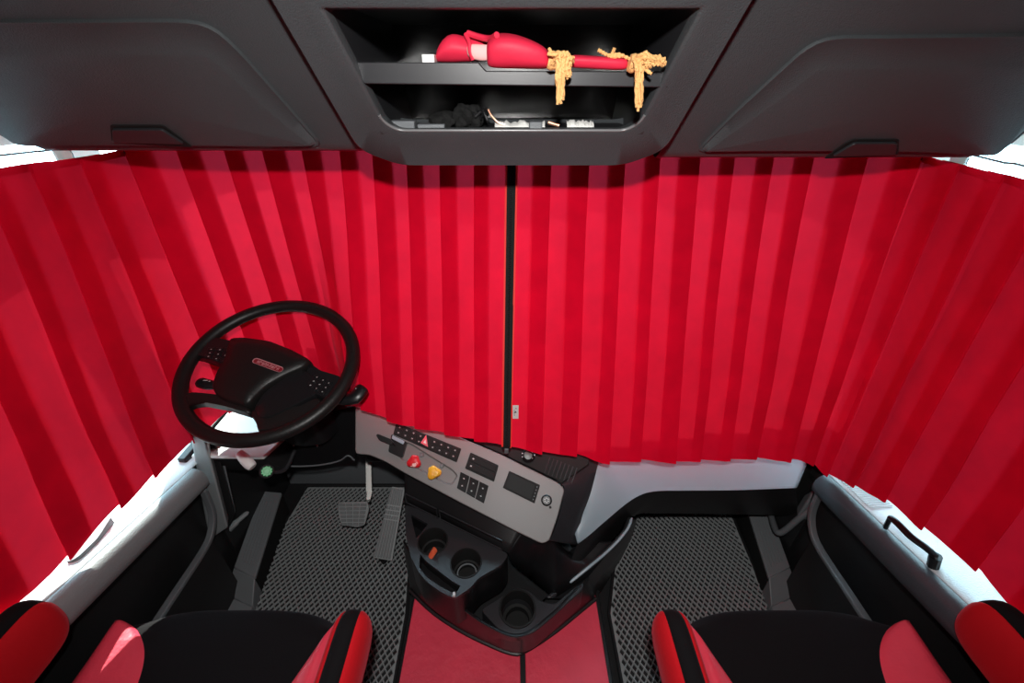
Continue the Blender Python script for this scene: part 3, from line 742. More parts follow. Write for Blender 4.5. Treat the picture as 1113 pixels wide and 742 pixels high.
# small module, rocker trio, display, socket
md_ = [(511.5, 491.5), (542, 505.5), (537, 523.5), (505.5, 509)]
bm = bmesh.new(); add_prism(bm, round_poly(quad(md_, -.002), .003, 3), NP*.006); mod = finish('switch_module', bm, 'pit', pan, bevel=.0015)
for v0 in (.10, .54):
    q = [bilerp(md_, .06, v0), bilerp(md_, .94, v0), bilerp(md_, .94, v0+.36), bilerp(md_, .06, v0+.36)]
    bm = bmesh.new(); add_prism(bm, quad(q, .004), NP*.0025); finish('module_key', bm, 'pit', mod, bevel=.001)
    p = bilerp(md_, .16, v0+.18); bm = bmesh.new(); add_box(bm, dp(p[0], p[1], .0068), (.005, .004, .0005), RP); finish('module_mark', bm, 'mark', mod)
rk = [(500.5, 512.5), (531.5, 528), (526.5, 547), (496.5, 530)]
for k in range(3):
    u0, u1 = k/3+.015, (k+1)/3-.015
    q = [bilerp(rk, u0, 0), bilerp(rk, u1, 0), bilerp(rk, u1, 1), bilerp(rk, u0, 1)]
    bm = bmesh.new(); a = quad(q, -.002); top = quad(q, .009); mid_ = [(top[0]+top[3])/2-NP*.005, (top[1]+top[2])/2-NP*.005]
    va = [bm.verts.new(p) for p in a]; vt = [bm.verts.new(p) for p in (top[0], top[1], mid_[1], top[2], top[3], mid_[0])]
    bm.faces.new(va); bm.faces.new((vt[0], vt[1], vt[2], vt[5])); bm.faces.new((vt[5], vt[2], vt[3], vt[4]))
    bm.faces.new((va[0], va[1], vt[1], vt[0])); bm.faces.new((va[2], va[3], vt[4], vt[3])); bm.faces.new((va[1], va[2], vt[3], vt[2], vt[1])); bm.faces.new((va[3], va[0], vt[0], vt[5], vt[4]))
    rs = finish('rocker_switch', bm, 'pit', pan, bevel=.0012)
    for v_ in (.28, .72):
        p = bilerp(rk, (u0+u1)/2, v_); bm = bmesh.new(); add_box(bm, dp(p[0], p[1], .0072), (.006, .0012, .0006), RP); add_box(bm, dp(p[0], p[1], .0072), (.0012, .005, .0006), RP); finish('switch_symbol', bm, 'mark', rs)
ds = [(553.5, 511.5), (587, 527), (581, 547), (546.5, 530)]
bm = bmesh.new(); add_prism(bm, round_poly(quad(ds, -.002), .002, 2), NP*.0045); dis = finish('display', bm, 'pit', pan, bevel=.001)
q = [bilerp(ds, .06, .1), bilerp(ds, .86, .1), bilerp(ds, .86, .9), bilerp(ds, .06, .9)]
bm = bmesh.new(); add_prism(bm, quad(q, .0022), NP*.0008); finish('display_glass', bm, 'screen', dis)
bm = bmesh.new()
for k in range(5):
    p = bilerp(ds, .93, .16+.17*k); add_box(bm, dp(p[0], p[1], .003), (.003, .003, .001), RP)
finish('display_keys', bm, 'rim_grey', dis)
bm = bmesh.new(); c = dp(594, 543.5); add_lathe(bm, c, NP, [(.0165, -.004), (.0165, .004), (.014, .006), (.012, .003), (.003, .003), (.001, .003)], 28); sk = finish('power_socket', bm, 'gloss', pan)
bm = bmesh.new()
for k in range(6):
    a = k*1.05; add_box(bm, c+(EX*math.cos(a)+EV*math.sin(a))*.006+NP*.004, (.004, .003, .003), RP)
finish('socket_ring', bm, 'mark', sk)
bm = bmesh.new(); add_lathe(bm, dp(598, 551), NP, [(.004, -.002), (.004, .003), (.002, .004)], 12); finish('indicator_stud', bm, 'gloss', pan)

# passenger side light panel: a swept surface
bt = [(628, 591, .82), (641, 581, .84), (657, 567, .865), (681, 547, .905), (698, 537, .935), (715, 533.5, .95), (740, 533, .96), (800, 532.5, .965), (866, 530, .965)]
tp = [(625, 583, .83), (631, 563, .87), (640, 535, .92), (650, 499, 1.0), (664, 492, 1.04), (690, 490, 1.06), (720, 490, 1.075), (800, 490, 1.085), (884, 492, 1.085)]
Bt = [at(a, b, y=c) for a, b, c in bt]; Tp = [at(a, b, y=c) for a, b, c in tp]
Bs = resample(smooth_path(Bt, 8), 60); Ts = resample(smooth_path(Tp, 8), 60)
bm = bmesh.new()
rows = []
for a, b in zip(Bs, Ts):
    col_ = [a+V((0, .012, -.004)), a+V((0, .003, -.001)), a]
    for k in range(1, 8):
        t_ = k/7; col_.append(a.lerp(b, t_)+V((0, .012*t_*t_, .004*math.sin(math.pi*t_))))
    col_.append(b+V((0, .06, .02))); col_.append(b+V((0, .2, .02)))
    rows.append(col_)
add_rings(bm, rows, closed=False); finish('passenger_panel', bm, 'silver', dash, ang=45, solid=.004, soff=-1)
# dark under-panel below it
ub = [at(600, 655, z=.2), at(628, 625, z=.25), at(650, 603, y=.92), at(668, 584, y=.95), at(690, 560, y=.99), at(715, 558, y=1.02), at(745, 558, y=1.03), at(800, 559, y=1.04), at(866, 560, y=1.04)]
Us = resample(smooth_path(ub, 8), 60)
bm = bmesh.new(); rows = []
for a, b in zip(Bs, Us):
    rows.append([a+V((0, .02, 0)), a+V((0, .004, -.004)), a.lerp(b, .5)+V((0, -.006, 0)), b, b+V((0, .06, -.002)), b+V((0, .3, 0))])
add_rings(bm, rows, closed=False); finish('knee_panel', bm, 'black', dash, ang=50)
# dark slate strip between switch panel and light panel
Le = [dp(590, 500, -.012), dp(606, 522, -.012), dp(614, 532, -.012), dp(605, 572, -.02), dp(598, 588, -.022)]
Re = [at(655, 470, y=1.06), at(651, 494, y=1.01), at(641, 535, y=.925), at(631, 563, y=.875), at(627, 592, y=.83)]
Le = resample(smooth_path(Le, 6), 40); Re = resample(smooth_path(Re, 6), 40)
bm = bmesh.new(); rows = []
for a, b in zip(Le, Re): rows.append([a+V((0, .02, -.01)), a, a.lerp(b, .33)+V((0, .004, -.006)), a.lerp(b, .66)+V((0, .004, -.006)), b+V((-.001, -.002, .002)), b+V((.004, .01, 0))])
add_rings(bm, rows, closed=False); finish('panel_divider', bm, 'console', dash, ang=60, solid=.004, soff=-1)

# ------------------------------------------------------------------ centre console with cup holders
cc = thing('centre_console', 'charcoal centre console with three cup holders below the switch panel', 'console', (0, .8, .12))
def Z(px, py, z): return at(px, py, z=z)
# bow-shaped base
basep = [(446, 641), (470, 664), (500, 684), (530, 699), (556, 709), (570, 707), (600, 688), (625, 668), (647, 650)]
topp = [(438, 590), (450, 610), (470, 634), (500, 661), (530, 682), (565, 694), (598, 672), (620, 650), (640, 628)]
bs = resample(smooth_path([Z(a, b, .125) for a, b in basep], 6), 50)
tz = [.36, .36, .36, .33, .31, .30, .30, .30, .30]
ts = resample(smooth_path([Z(a, b, z_) for (a, b), z_ in zip(topp, tz)], 6), 50)
bm = bmesh.new(); rows = []
for a, b in zip(bs, ts):
    m1 = a.lerp(b, .12)+V((0, -.004, 0)); rows.append([a, m1, a.lerp(b, .5), a.lerp(b, .9), b+V((0, .003, .0)), b+V((0, .012, .002))])
add_rings(bm, rows, closed=False); finish('console_skirt', bm, 'gloss', cc, ang=50, solid=.004, soff=-1)
bm = bmesh.new(); add_tube(bm, [p+V((0, -.004, .006)) for p in bs], .007, 8); finish('base_seal', bm, 'black', cc)
# clips on the skirt
for a, b in ((607, 676), (583, 699)):
    p = Z(a, b-3, .15); bm = bmesh.new(); add_box(bm, p, (.03, .006, .008), Matrix.Rotation(.7, 3, 'Z')); finish('skirt_clip', bm, 'rim_grey', cc, bevel=.002)
# front tray with third cup
tray = [Z(*p, .30) for p in [(522, 662), (540, 651), (556, 640), (563, 638), (575, 641), (586, 652), (603, 656), (612, 648), (634, 630), (634, 640), (600, 671), (582, 686), (568, 692), (545, 687)]]
bm = bmesh.new(); add_prism(bm, resample(round_poly(tray, .012, 4), 90, True), (0, 0, -.10)); tro = finish('cup_tray', bm, 'console', cc, bevel=.003, seg=3)
c3 = Z(562.5, 661, .30); r3 = .050
bm = bmesh.new(); add_lathe(bm, c3, (0, 0, 1), [(r3*.86, -.085), (r3, .01)], 40); cut(tro, [bm])
bm = bmesh.new(); add_lathe(bm, c3, (0, 0, 1), [(r3+.006, -.002), (r3+.005, .003), (r3, .0035), (r3-.001, 0), (r3*.9, -.06), (r3*.72, -.062), (r3*.70, -.084), (.001, -.084)], 40, False, False); finish('cup_holder', bm, 'pit', cc, ang=40)
# floor of the tray region
bm = bmesh.new(); add_prism(bm, [Z(*p, .212) for p in [(500, 655), (545, 605), (600, 600), (640, 622), (634, 640), (600, 668), (568, 690), (530, 680)]], (0, 0, -.05)); finish('tray_floor', bm, 'black', cc)
# upper cup plate
plate = [Z(*p, .42) for p in [(440, 549), (446, 549), (479, 563), (553, 602), (545, 614), (520, 628), (512, 638), (495, 650), (482, 645), (466, 634), (455, 622), (446, 604), (441, 580)]]
bm = bmesh.new(); add_prism(bm, resample(round_poly(plate, .010, 4), 100, True), (0, 0, -.012)); pla = finish('cup_plate', bm, 'rim_blue', cc, bevel=.003, seg=3) if 'rim_blue' in M else finish('cup_plate', bm, 'console', cc, bevel=.003, seg=3)
c1 = Z(470.5, 588, .42); c2 = Z(506.5, 611.5, .42); r1 = .0435
tri = round_poly([Z(*p, .43) for p in [(446, 556.5), (465, 567), (452, 583)]], .005, 3)
cb = []
for c in (c1, c2):
    bm = bmesh.new(); add_lathe(bm, c, (0, 0, 1), [(r1, -.09), (r1, .02)], 40); cb.append(bm)
bm = bmesh.new(); add_prism(bm, tri, (0, 0, -.10)); cb.append(bm)
# open slot in front of the second cup
bm = bmesh.new(); add_prism(bm, [Z(*p, .44) for p in [(456, 598), (463, 606), (492, 628), (500, 632), (495, 641), (478, 633), (462, 622), (455, 612)]], (0, 0, -.06)); cb.append(bm)
cut(pla, cb)
# body below plate
bm = bmesh.new(); add_prism(bm, resample(round_poly([p+V((0, 0, -.012)) for p in plate], .010, 4), 100, True), (0, 0, -.13)); bod = finish('console_body', bm, 'gloss', cc)
cb = []
for c in (c1, c2):
    bm = bmesh.new(); add_lathe(bm, c, (0, 0, 1), [(r1-.002, -.095), (r1, .02)], 40); cb.append(bm)
bm = bmesh.new(); add_prism(bm, tri, (0, 0, -.07)); cb.append(bm)
bm = bmesh.new(); add_prism(bm, [Z(*p, .44) for p in [(456, 598), (463, 606), (492, 628), (500, 632), (495, 641), (478, 633), (462, 622), (455, 612)]], (0, 0, -.06)); cb.append(bm)
cut(bod, cb)
for c in (c1, c2):
    bm = bmesh.new(); add_lathe(bm, c, (0, 0, 1), [(r1+.004, -.001), (r1+.003, .002), (r1, .0025), (r1-.002, -.003), (r1-.003, -.05), (r1*.8, -.052), (r1*.78, -.08), (.001, -.08)], 40, False, False); finish('cup_holder', bm, 'pit', cc, ang=40)
bm = bmesh.new(); add_lathe(bm, c2+V((0, 0, -.055)), (0, 0, 1), [(.030, 0), (.030, .004), (.026, .004), (.026, .001)], 32, False, False); finish('holder_ring', bm, 'rim_grey', cc)
# lower stack wall between plate and switch panel, with recess frames
def loft(L, U, n=30):
    L = resample(L, n); U = resample(U, n); rows = []
    for a, b in zip(L, U): rows.append([a, a.lerp(b, .3), a.lerp(b, .7), b])
    bm = bmesh.new(); add_rings(bm, rows, closed=False); return bm
Lw = [Z(440, 548, .415), Z(479, 562, .415), Z(553, 601, .415)]
Uw = [dp(436, 508, -.022)+V((0, .035, 0)), dp(500, 542, -.022)+V((0, .035, 0)), dp(572, 578, -.022)+V((0, .03, 0))]
finish('stack_wall', loft(Lw, Uw), 'black', cc, solid=.004, soff=-1)
Ls_ = [Z(553, 602, .415), Z(556, 612, .36), Z(575, 628, .29), Z(603, 650, .29), Z(640, 626, .31), Z(672, 588, .34)]
Us_ = [dp(572, 578, -.022)+V((0, .03, 0)), dp(580, 583, -.022)+V((0, .02, 0)), dp(588, 586, -.022)+V((-.005, .012, 0)), dp(597, 585, -.03)+V((.0, .01, 0)), at(618, 600, y=.83), at(632, 588, y=.86)]
finish('stack_side', loft(Ls_, Us_, 40), 'gloss', cc, ang=60, solid=.004, soff=-1)
bm = bmesh.new()
w0 = Z(443, 547, .42); w1 = Z(550, 600, .42)
dW = (w1-w0); nW = V((dW.y, -dW.x, 0)).normalized()
if nW.y > 0: nW = -nW
for (a, b, z0, z1) in ((.0, .34, .43, .475), (.37, .97, .43, .475)):
    p = [w0+dW*a, w0+dW*b]
    pts = [V((p[0].x, p[0].y, z0)), V((p[1].x, p[1].y, z0)), V((p[1].x, p[1].y, z1)), V((p[0].x, p[0].y, z1))]
    pts = [q+nW*.004 for q in pts]
    add_tube(bm, pts+[pts[0]], .0025, 6)
finish('recess_frame', bm, 'console', cc)
# right wing: curved side from console to passenger footwell
arc = [at(598, 650, z=.30), at(616, 637, z=.30), at(641, 617, z=.33), at(660, 601, z=.345), at(674, 587, z=.365), at(684, 574, z=.385), at(688, 563, z=.40)]
lowp = [Z(640, 655, .112), Z(648, 650, .112), Z(655, 640, .06), Z(664, 625, .05), Z(676, 605, .05), Z(686, 585, .06), Z(690, 567, .12)]
As = resample(smooth_path(arc, 6), 40); Ls = resample(smooth_path(lowp, 6), 40)
bm = bmesh.new(); rows = []
for a, b in zip(As, Ls): rows.append([a+V((-.02, .02, -.05)), a+V((-.012, .006, 0)), a+V((-.006, 0, .002)), a, a.lerp(b, .04)+V((.003, 0, 0)), a.lerp(b, .5)+V((.01, 0, 0)), b])
add_rings(bm, rows, closed=False); finish('side_wing', bm, 'console', cc, ang=60, solid=.004, soff=-1)
bm = bmesh.new(); add_tube(bm, [p+V((-.004, 0, .003)) for p in As[8:]], [.001]+[.0045]*30+[.002], 8); finish('wing_edge', bm, 'silver', cc)  # pale tube stands for the highlight along the wing's edge
# orange lighter and bright catch
bm = bmesh.new(); p = Z(464, 611, .40); q = Z(473, 597, .44); add_tube(bm, [p, q], .010, 10, flat=.6); 
lo_ = finish('lighter', bm, 'orange'); tag(lo_, 'orange lighter lying beside the driver-side cup holder', 'lighter')
bm = bmesh.new(); add_box(bm, Z(493.5, 646, .425), (.008, .012, .01)); finish('slot_catch', bm, 'mark', cc, bevel=.002)

# ------------------------------------------------------------------ pedals
bp_ = thing('brake_pedal', 'brake pedal with square-block rubber pad on a bright steel arm', 'pedal', (-.72, 1.2, 0))
pl = (at(384, 555, z=.17), V((0, -.75, .66)).normalized())
pc = [(367, 546), (399, 545), (401, 553), (396, 571), (388, 573), (371, 571), (368, 562)]
bm = bmesh.new(); add_prism(bm, round_poly([at(*p, pl=pl) for p in pc], .008, 3), -pl[1]*.010); finish('pad_base', bm, 'rubber', bp_, bevel=.003)
bm = bmesh.new()
qd = [(368, 546.5), (399.5, 546), (395.5, 571.5), (371.5, 571.5)]
for i in range(4):
    for j in range(6):
        u0, u1, v0, v1 = i/4+.02, (i+1)/4-.02, j/6+.025, (j+1)/6-.025
        add_prism(bm, [at(*bilerp(qd, a, b), pl=pl) for a, b in ((u0, v0), (u1, v0), (u1, v1), (u0, v1))], pl[1]*.006)
finish('pad_blocks', bm, 'pedal', bp_, bevel=.001)
bm = bmesh.new(); add_prism(bm, [at(397, 546, pl=pl), at(402, 545, pl=pl), at(404, 535, y=1.26), at(403.5, 498, y=1.28), at(397, 498, y=1.28), at(398, 535, y=1.26)], (0, .012, 0)); finish('pedal_arm', bm, 'pedalarm', bp_, bevel=.002)
ap = thing('accelerator_pedal', 'long ribbed grey accelerator pedal hinged on the mat', 'pedal', (-.5, 1.0, 0))
aq = [(425.5, 528.5), (440, 530.5), (426, 609.5), (405.5, 606)]
pa = (at(415, 608, z=.045), (at(415, 608, z=.045)-at(432, 530, z=.21)).cross(V((1, 0, 0))).normalized())
if pa[1].z < 0: pa = (pa[0], -pa[1])
bm = bmesh.new(); add_prism(bm, round_poly([at(*p, pl=pa) for p in aq], .006, 3), -pa[1]*.012); finish('pad_base', bm, 'rubber', ap, bevel=.002)
bm = bmesh.new()
for i in range(6):
    for (v0, v1) in ((.02, .245), (.265, .31), (.33, .375), (.395, .44), (.46, .98)):
        u0, u1 = .05+.15*i, .05+.15*i+.10
        add_prism(bm, [at(*bilerp(aq, a, b), pl=pa) for a, b in ((u0, v0), (u1, v0), (u1, v1), (u0, v1))], pa[1]*.006)
finish('pad_ribs', bm, 'pedal', ap, bevel=.001)
bm = bmesh.new(); add_tube(bm, [at(412, 603, pl=pa)-pa[1]*.01, V((-.5, .99, .016))], .012, 8); finish('pedal_link', bm, 'gloss', ap)

# ------------------------------------------------------------------ steering column and wheel
WC = V((-.674, .989, .958)); WN = V((.036, -.3536, .9347)).normalized()
PW = (WC, WN)
def wp(px, py, c=0): 
    return at(px, py, pl=(WC+WN*c, WN))
col = thing('steering_column', 'black steering column cover between wheel and dashboard with two stalks', 'steering column', (-.69, 1.1, .45))
ax = V((-.02, .36, -.93)).normalized()
e1, e2 = V((1, 0, 0)), ax.cross(V((1, 0, 0))).normalized()
bm = bmesh.new(); rings = []
for d, wx, wy in ((.045, .055, .05), (.07, .075, .06), (.16, .09, .075), (.26, .10, .085), (.34, .11, .09)):
    c = WC+ax*d; rings.append([c+e1*math.cos(a)*wx*(abs(math.cos(a))**-.3 if abs(math.cos(a)) > .2 else 1)*.9+e2*math.sin(a)*wy for a in [2*math.pi*k/32 for k in range(32)]])
add_rings(bm, rings, True, True, True); finish('column_shroud', bm, 'gloss', col, ang=50)
bm = bmesh.new()
poly = [(386, 441), (386, 500), (372, 499), (345, 504), (310, 506), (297, 503), (282, 497), (285, 486), (300, 470), (330, 455)]
add_prism(bm, round_poly([at(*p, y=1.085) for p in poly], .008, 3), (0, .07, 0)); finish('knee_cover', bm, 'gloss', col, bevel=.006, seg=3)
bm = bmesh.new(); add_tube(bm, smooth_path([at(293, 503, y=1.08), at(315, 506.5, y=1.08), at(345, 505.5, y=1.08), at(368, 501, y=1.08), at(378, 495, y=1.08), at(385, 500, y=1.08)], 5), .003, 8); finish('cover_edge', bm, 'rim_grey', col)
for a, b in ((319, 484), (345, 484), (310, 490)):
    bm = bmesh.new(); add_lathe(bm, at(a, b, y=1.083), (0, -1, .2), [(.004, 0), (.003, .003)], 10); finish('screw', bm, 'mark', col)
def stalk(a, b, r, name):
    bm = bmesh.new(); add_tube(bm, smooth_path([WC+ax*.07, wp(*a, -.05), wp(*b, -.045)], 6), [.010]*5+[r*.8]*3+[r]*4+[r*.8], 12, flat=.75)
    o = finish(name, bm, 'gloss', col)
    p = wp((a[0]*.3+b[0]*.7), (a[1]*.3+b[1]*.7)-3, -.03)
    bm = bmesh.new(); add_box(bm, p, (.012, .003, .001)); add_box(bm, p+V((.014, -.004, 0)), (.004, .004, .001)); finish('stalk_mark', bm, 'mark', o)
stalk((240, 419), (216, 415), .017, 'wiper_stalk'); stalk((374, 434), (395, 421), .024, 'retarder_stalk')

sw = thing('steering_wheel', 'large black four-spoke steering wheel with a small red oval badge', 'steering wheel', WC)
wu = WN.cross(V((1, 0, 0))).normalized(); wx_ = wu.cross(WN).normalized()
Rw, rw = .2235, .0188
bm = bmesh.new(); rings = []
for i in range(128):
    a = 2*math.pi*i/128; rd = wx_*math.cos(a)+wu*math.sin(a)
    rings.append([WC+rd*(Rw+math.cos(b)*rw)+WN*math.sin(b)*rw*.92 for b in [2*math.pi*k/20 for k in range(20)]])
rings.append(rings[0]); add_rings(bm, rings); bmesh.ops.remove_doubles(bm, verts=bm.verts, dist=1e-5); finish('rim', bm, 'leather_black', sw, ang=80)
# hub pad: raised cushion shape
def slab(name, poly, c0, c1, m, parent=sw, bev=.006, r=.01, dome=0):
    bm = bmesh.new(); P = resample(round_poly([wp(*p, c0) for p in poly], r, 4), 80, True); cen = sum(P, V())/len(P)
    h = c1-c0
    rings = [P, [p+WN*h*.6 for p in P], [p.lerp(cen, .03)+WN*h*.88 for p in P], [p.lerp(cen, .08)+WN*h for p in P], [p.lerp(cen, .35)+WN*(h+dome*.7) for p in P], [p.lerp(cen, .7)+WN*(h+dome) for p in P]]
    add_rings(bm, rings, True, True, True); return finish(name, bm, m, parent, ang=50)
hub = [(257, 377), (272, 376), (300, 380), (325, 390), (345, 401), (338, 409), (318, 418), (300, 428), (291, 436), (283, 445), (277, 451), (262, 448), (245, 441), (238, 430), (243, 415), (252, 398)]
slab('airbag_pad', hub, -.03, .022, 'leather_black', r=.012, dome=.006)
# lower dark insert of the hub
slab('hub_insert', [(300, 428), (318, 416), (336, 408), (352, 420), (350, 436), (330, 447), (312, 456), (297, 463), (286, 462), (281, 452), (290, 437)], -.03, .010, 'gloss', r=.01)
# spokes: upper left (buttons), upper right, lower left, lower right
slab('spoke', [(214, 392), (222, 377), (243, 373), (262, 377), (250, 404), (236, 398), (222, 393)], -.022, .008, 'gloss', r=.006)
slab('spoke', [(340, 400), (352, 408), (372, 414), (378, 420), (362, 440), (348, 436), (330, 424)], -.022, .008, 'gloss', r=.006)
slab('spoke', [(196, 434), (215, 431), (245, 434), (262, 442), (278, 450), (277, 455), (250, 447), (225, 442), (212, 444), (204, 450)], -.02, .008, 'leather_black', r=.008)
slab('spoke', [(277, 449), (290, 448), (330, 446), (350, 436), (356, 446), (335, 459), (305, 472), (284, 473), (281, 462), (276, 455)], -.02, .006, 'leather_black', r=.008)
def buttons(q, seedn):
    rnd = random.Random(seedn)
    for i in range(3):
        for j in range(3):
            u0, u1, v0, v1 = i/3+.03, (i+1)/3-.03, j/3+.04, (j+1)/3-.04
            bm = bmesh.new(); add_prism(bm, [wp(*bilerp(q, a, b), .008) for a, b in ((u0, v0), (u1, v0), (u1, v1), (u0, v1))], WN*.003)
            o = finish('wheel_button', bm, 'gloss', sw, bevel=.001)
            m0 = bilerp(q, (u0+u1)/2+rnd.uniform(-.02, .02), (v0+v1)/2)
            bm = bmesh.new(); add_box(bm, wp(m0[0], m0[1], .0114), (.004 if rnd.random() > .5 else .0025, .003, .0006)); finish('button_symbol', bm, 'mark', o)
buttons([(226, 377.5), (253, 377.5), (246, 396), (222, 388)], 4)
buttons([(343, 406), (362, 415), (352, 430), (333, 419)], 9)
# badge
bq = [(275.5, 391.5), (278, 389), (305, 399.3), (307.2, 402), (304.5, 404.2), (277, 394.8)]
def bpill(ins, c):
    a = wp(278.3, 392.2, c); b = wp(304.3, 401.6, c); d = (b-a).normalized(); n_ = WN.cross(d); r = .0085-ins
    return [a+(-d*math.sin(t)+n_*math.cos(t))*r for t in [math.pi*k/8 for k in range(9)]]+[b+(d*math.sin(t)-n_*math.cos(t))*r for t in [math.pi*k/8 for k in range(9)]]
bm = bmesh.new(); add_prism(bm, bpill(0, .0265), WN*.0022); bd = finish('badge', bm, 'chrome_pink', sw) if 'chrome_pink' in M else finish('badge', bm, 'badge_letter', sw)
bm = bmesh.new(); add_prism(bm, bpill(.0016, .0285), WN*.0006); finish('badge_field', bm, 'badge', bd)
bm = bmesh.new()
a = wp(279.5, 392.6, .0292); b = wp(303.3, 401.2, .0292); d = (b-a).normalized(); n_ = WN.cross(d)
RB = Matrix((d, n_, WN)).transposed()
L_ = (b-a).length
for i in range(9):
    c = a+(b-a)*((i+.5)/9)
    w1_ = L_/9*.62
    add_box(bm, c-d*w1_*.42, (w1_*.26, .0085, .0008), RB)
    if i % 3 != 1: add_box(bm, c+d*w1_*.42, (w1_*.26, .0085, .0008), RB)
    add_box(bm, c+n_*(.003 if i % 2 else 0), (w1_, .002, .0008), RB)
    if i % 4 == 2: add_box(bm, c-n_*.0035, (w1_, .0018, .0008), RB)
finish('badge_lettering', bm, 'badge_letter', bd)

# white and green caps under the left end of the dash
bm = bmesh.new(); p = at(269, 502, y=.955); add_tube(bm, smooth_path([p+V((-.03, .02, .02)), p, p+V((.018, -.01, -.012))], 4), [.012, .014, .016, .017, .017, .017, .016, .015, .012], 14)
tag(finish('reservoir_neck', bm, 'white'), 'white plastic spout under the dash beside the green cap', 'spout')
bm = bmesh.new(); p = at(290, 512, y=.96); dd = (EYE-p).normalized()
add_lathe(bm, p, dd, [(.022, -.03), (.022, -.002), (.019, .0)], 24)
gc = thing('diagnostic_socket', 'black round socket with bright green cap under the steering wheel', 'socket', p)
finish('socket_body', bm, 'black', gc)
bm = bmesh.new(); add_lathe(bm, p, dd, [(.0155, -.004), (.0155, .008), (.013, .011), (.009, .011), (.008, .008), (.001, .008)], 24)
for k in range(10):
    a = k*.628; x1, x2 = frame_of(dd); add_box(bm, p+dd*.008+(x1*math.cos(a)+x2*math.sin(a))*.0145, (.003, .003, .006), Matrix((x1, x2, dd)).transposed())
finish('green_cap', bm, 'green', gc)
bm = bmesh.new(); add_tube(bm, smooth_path([p-dd*.03, p+V((.02, .05, -.05)), p+V((.03, .12, -.03))], 5), .007, 8); finish('cable', bm, 'console', gc)

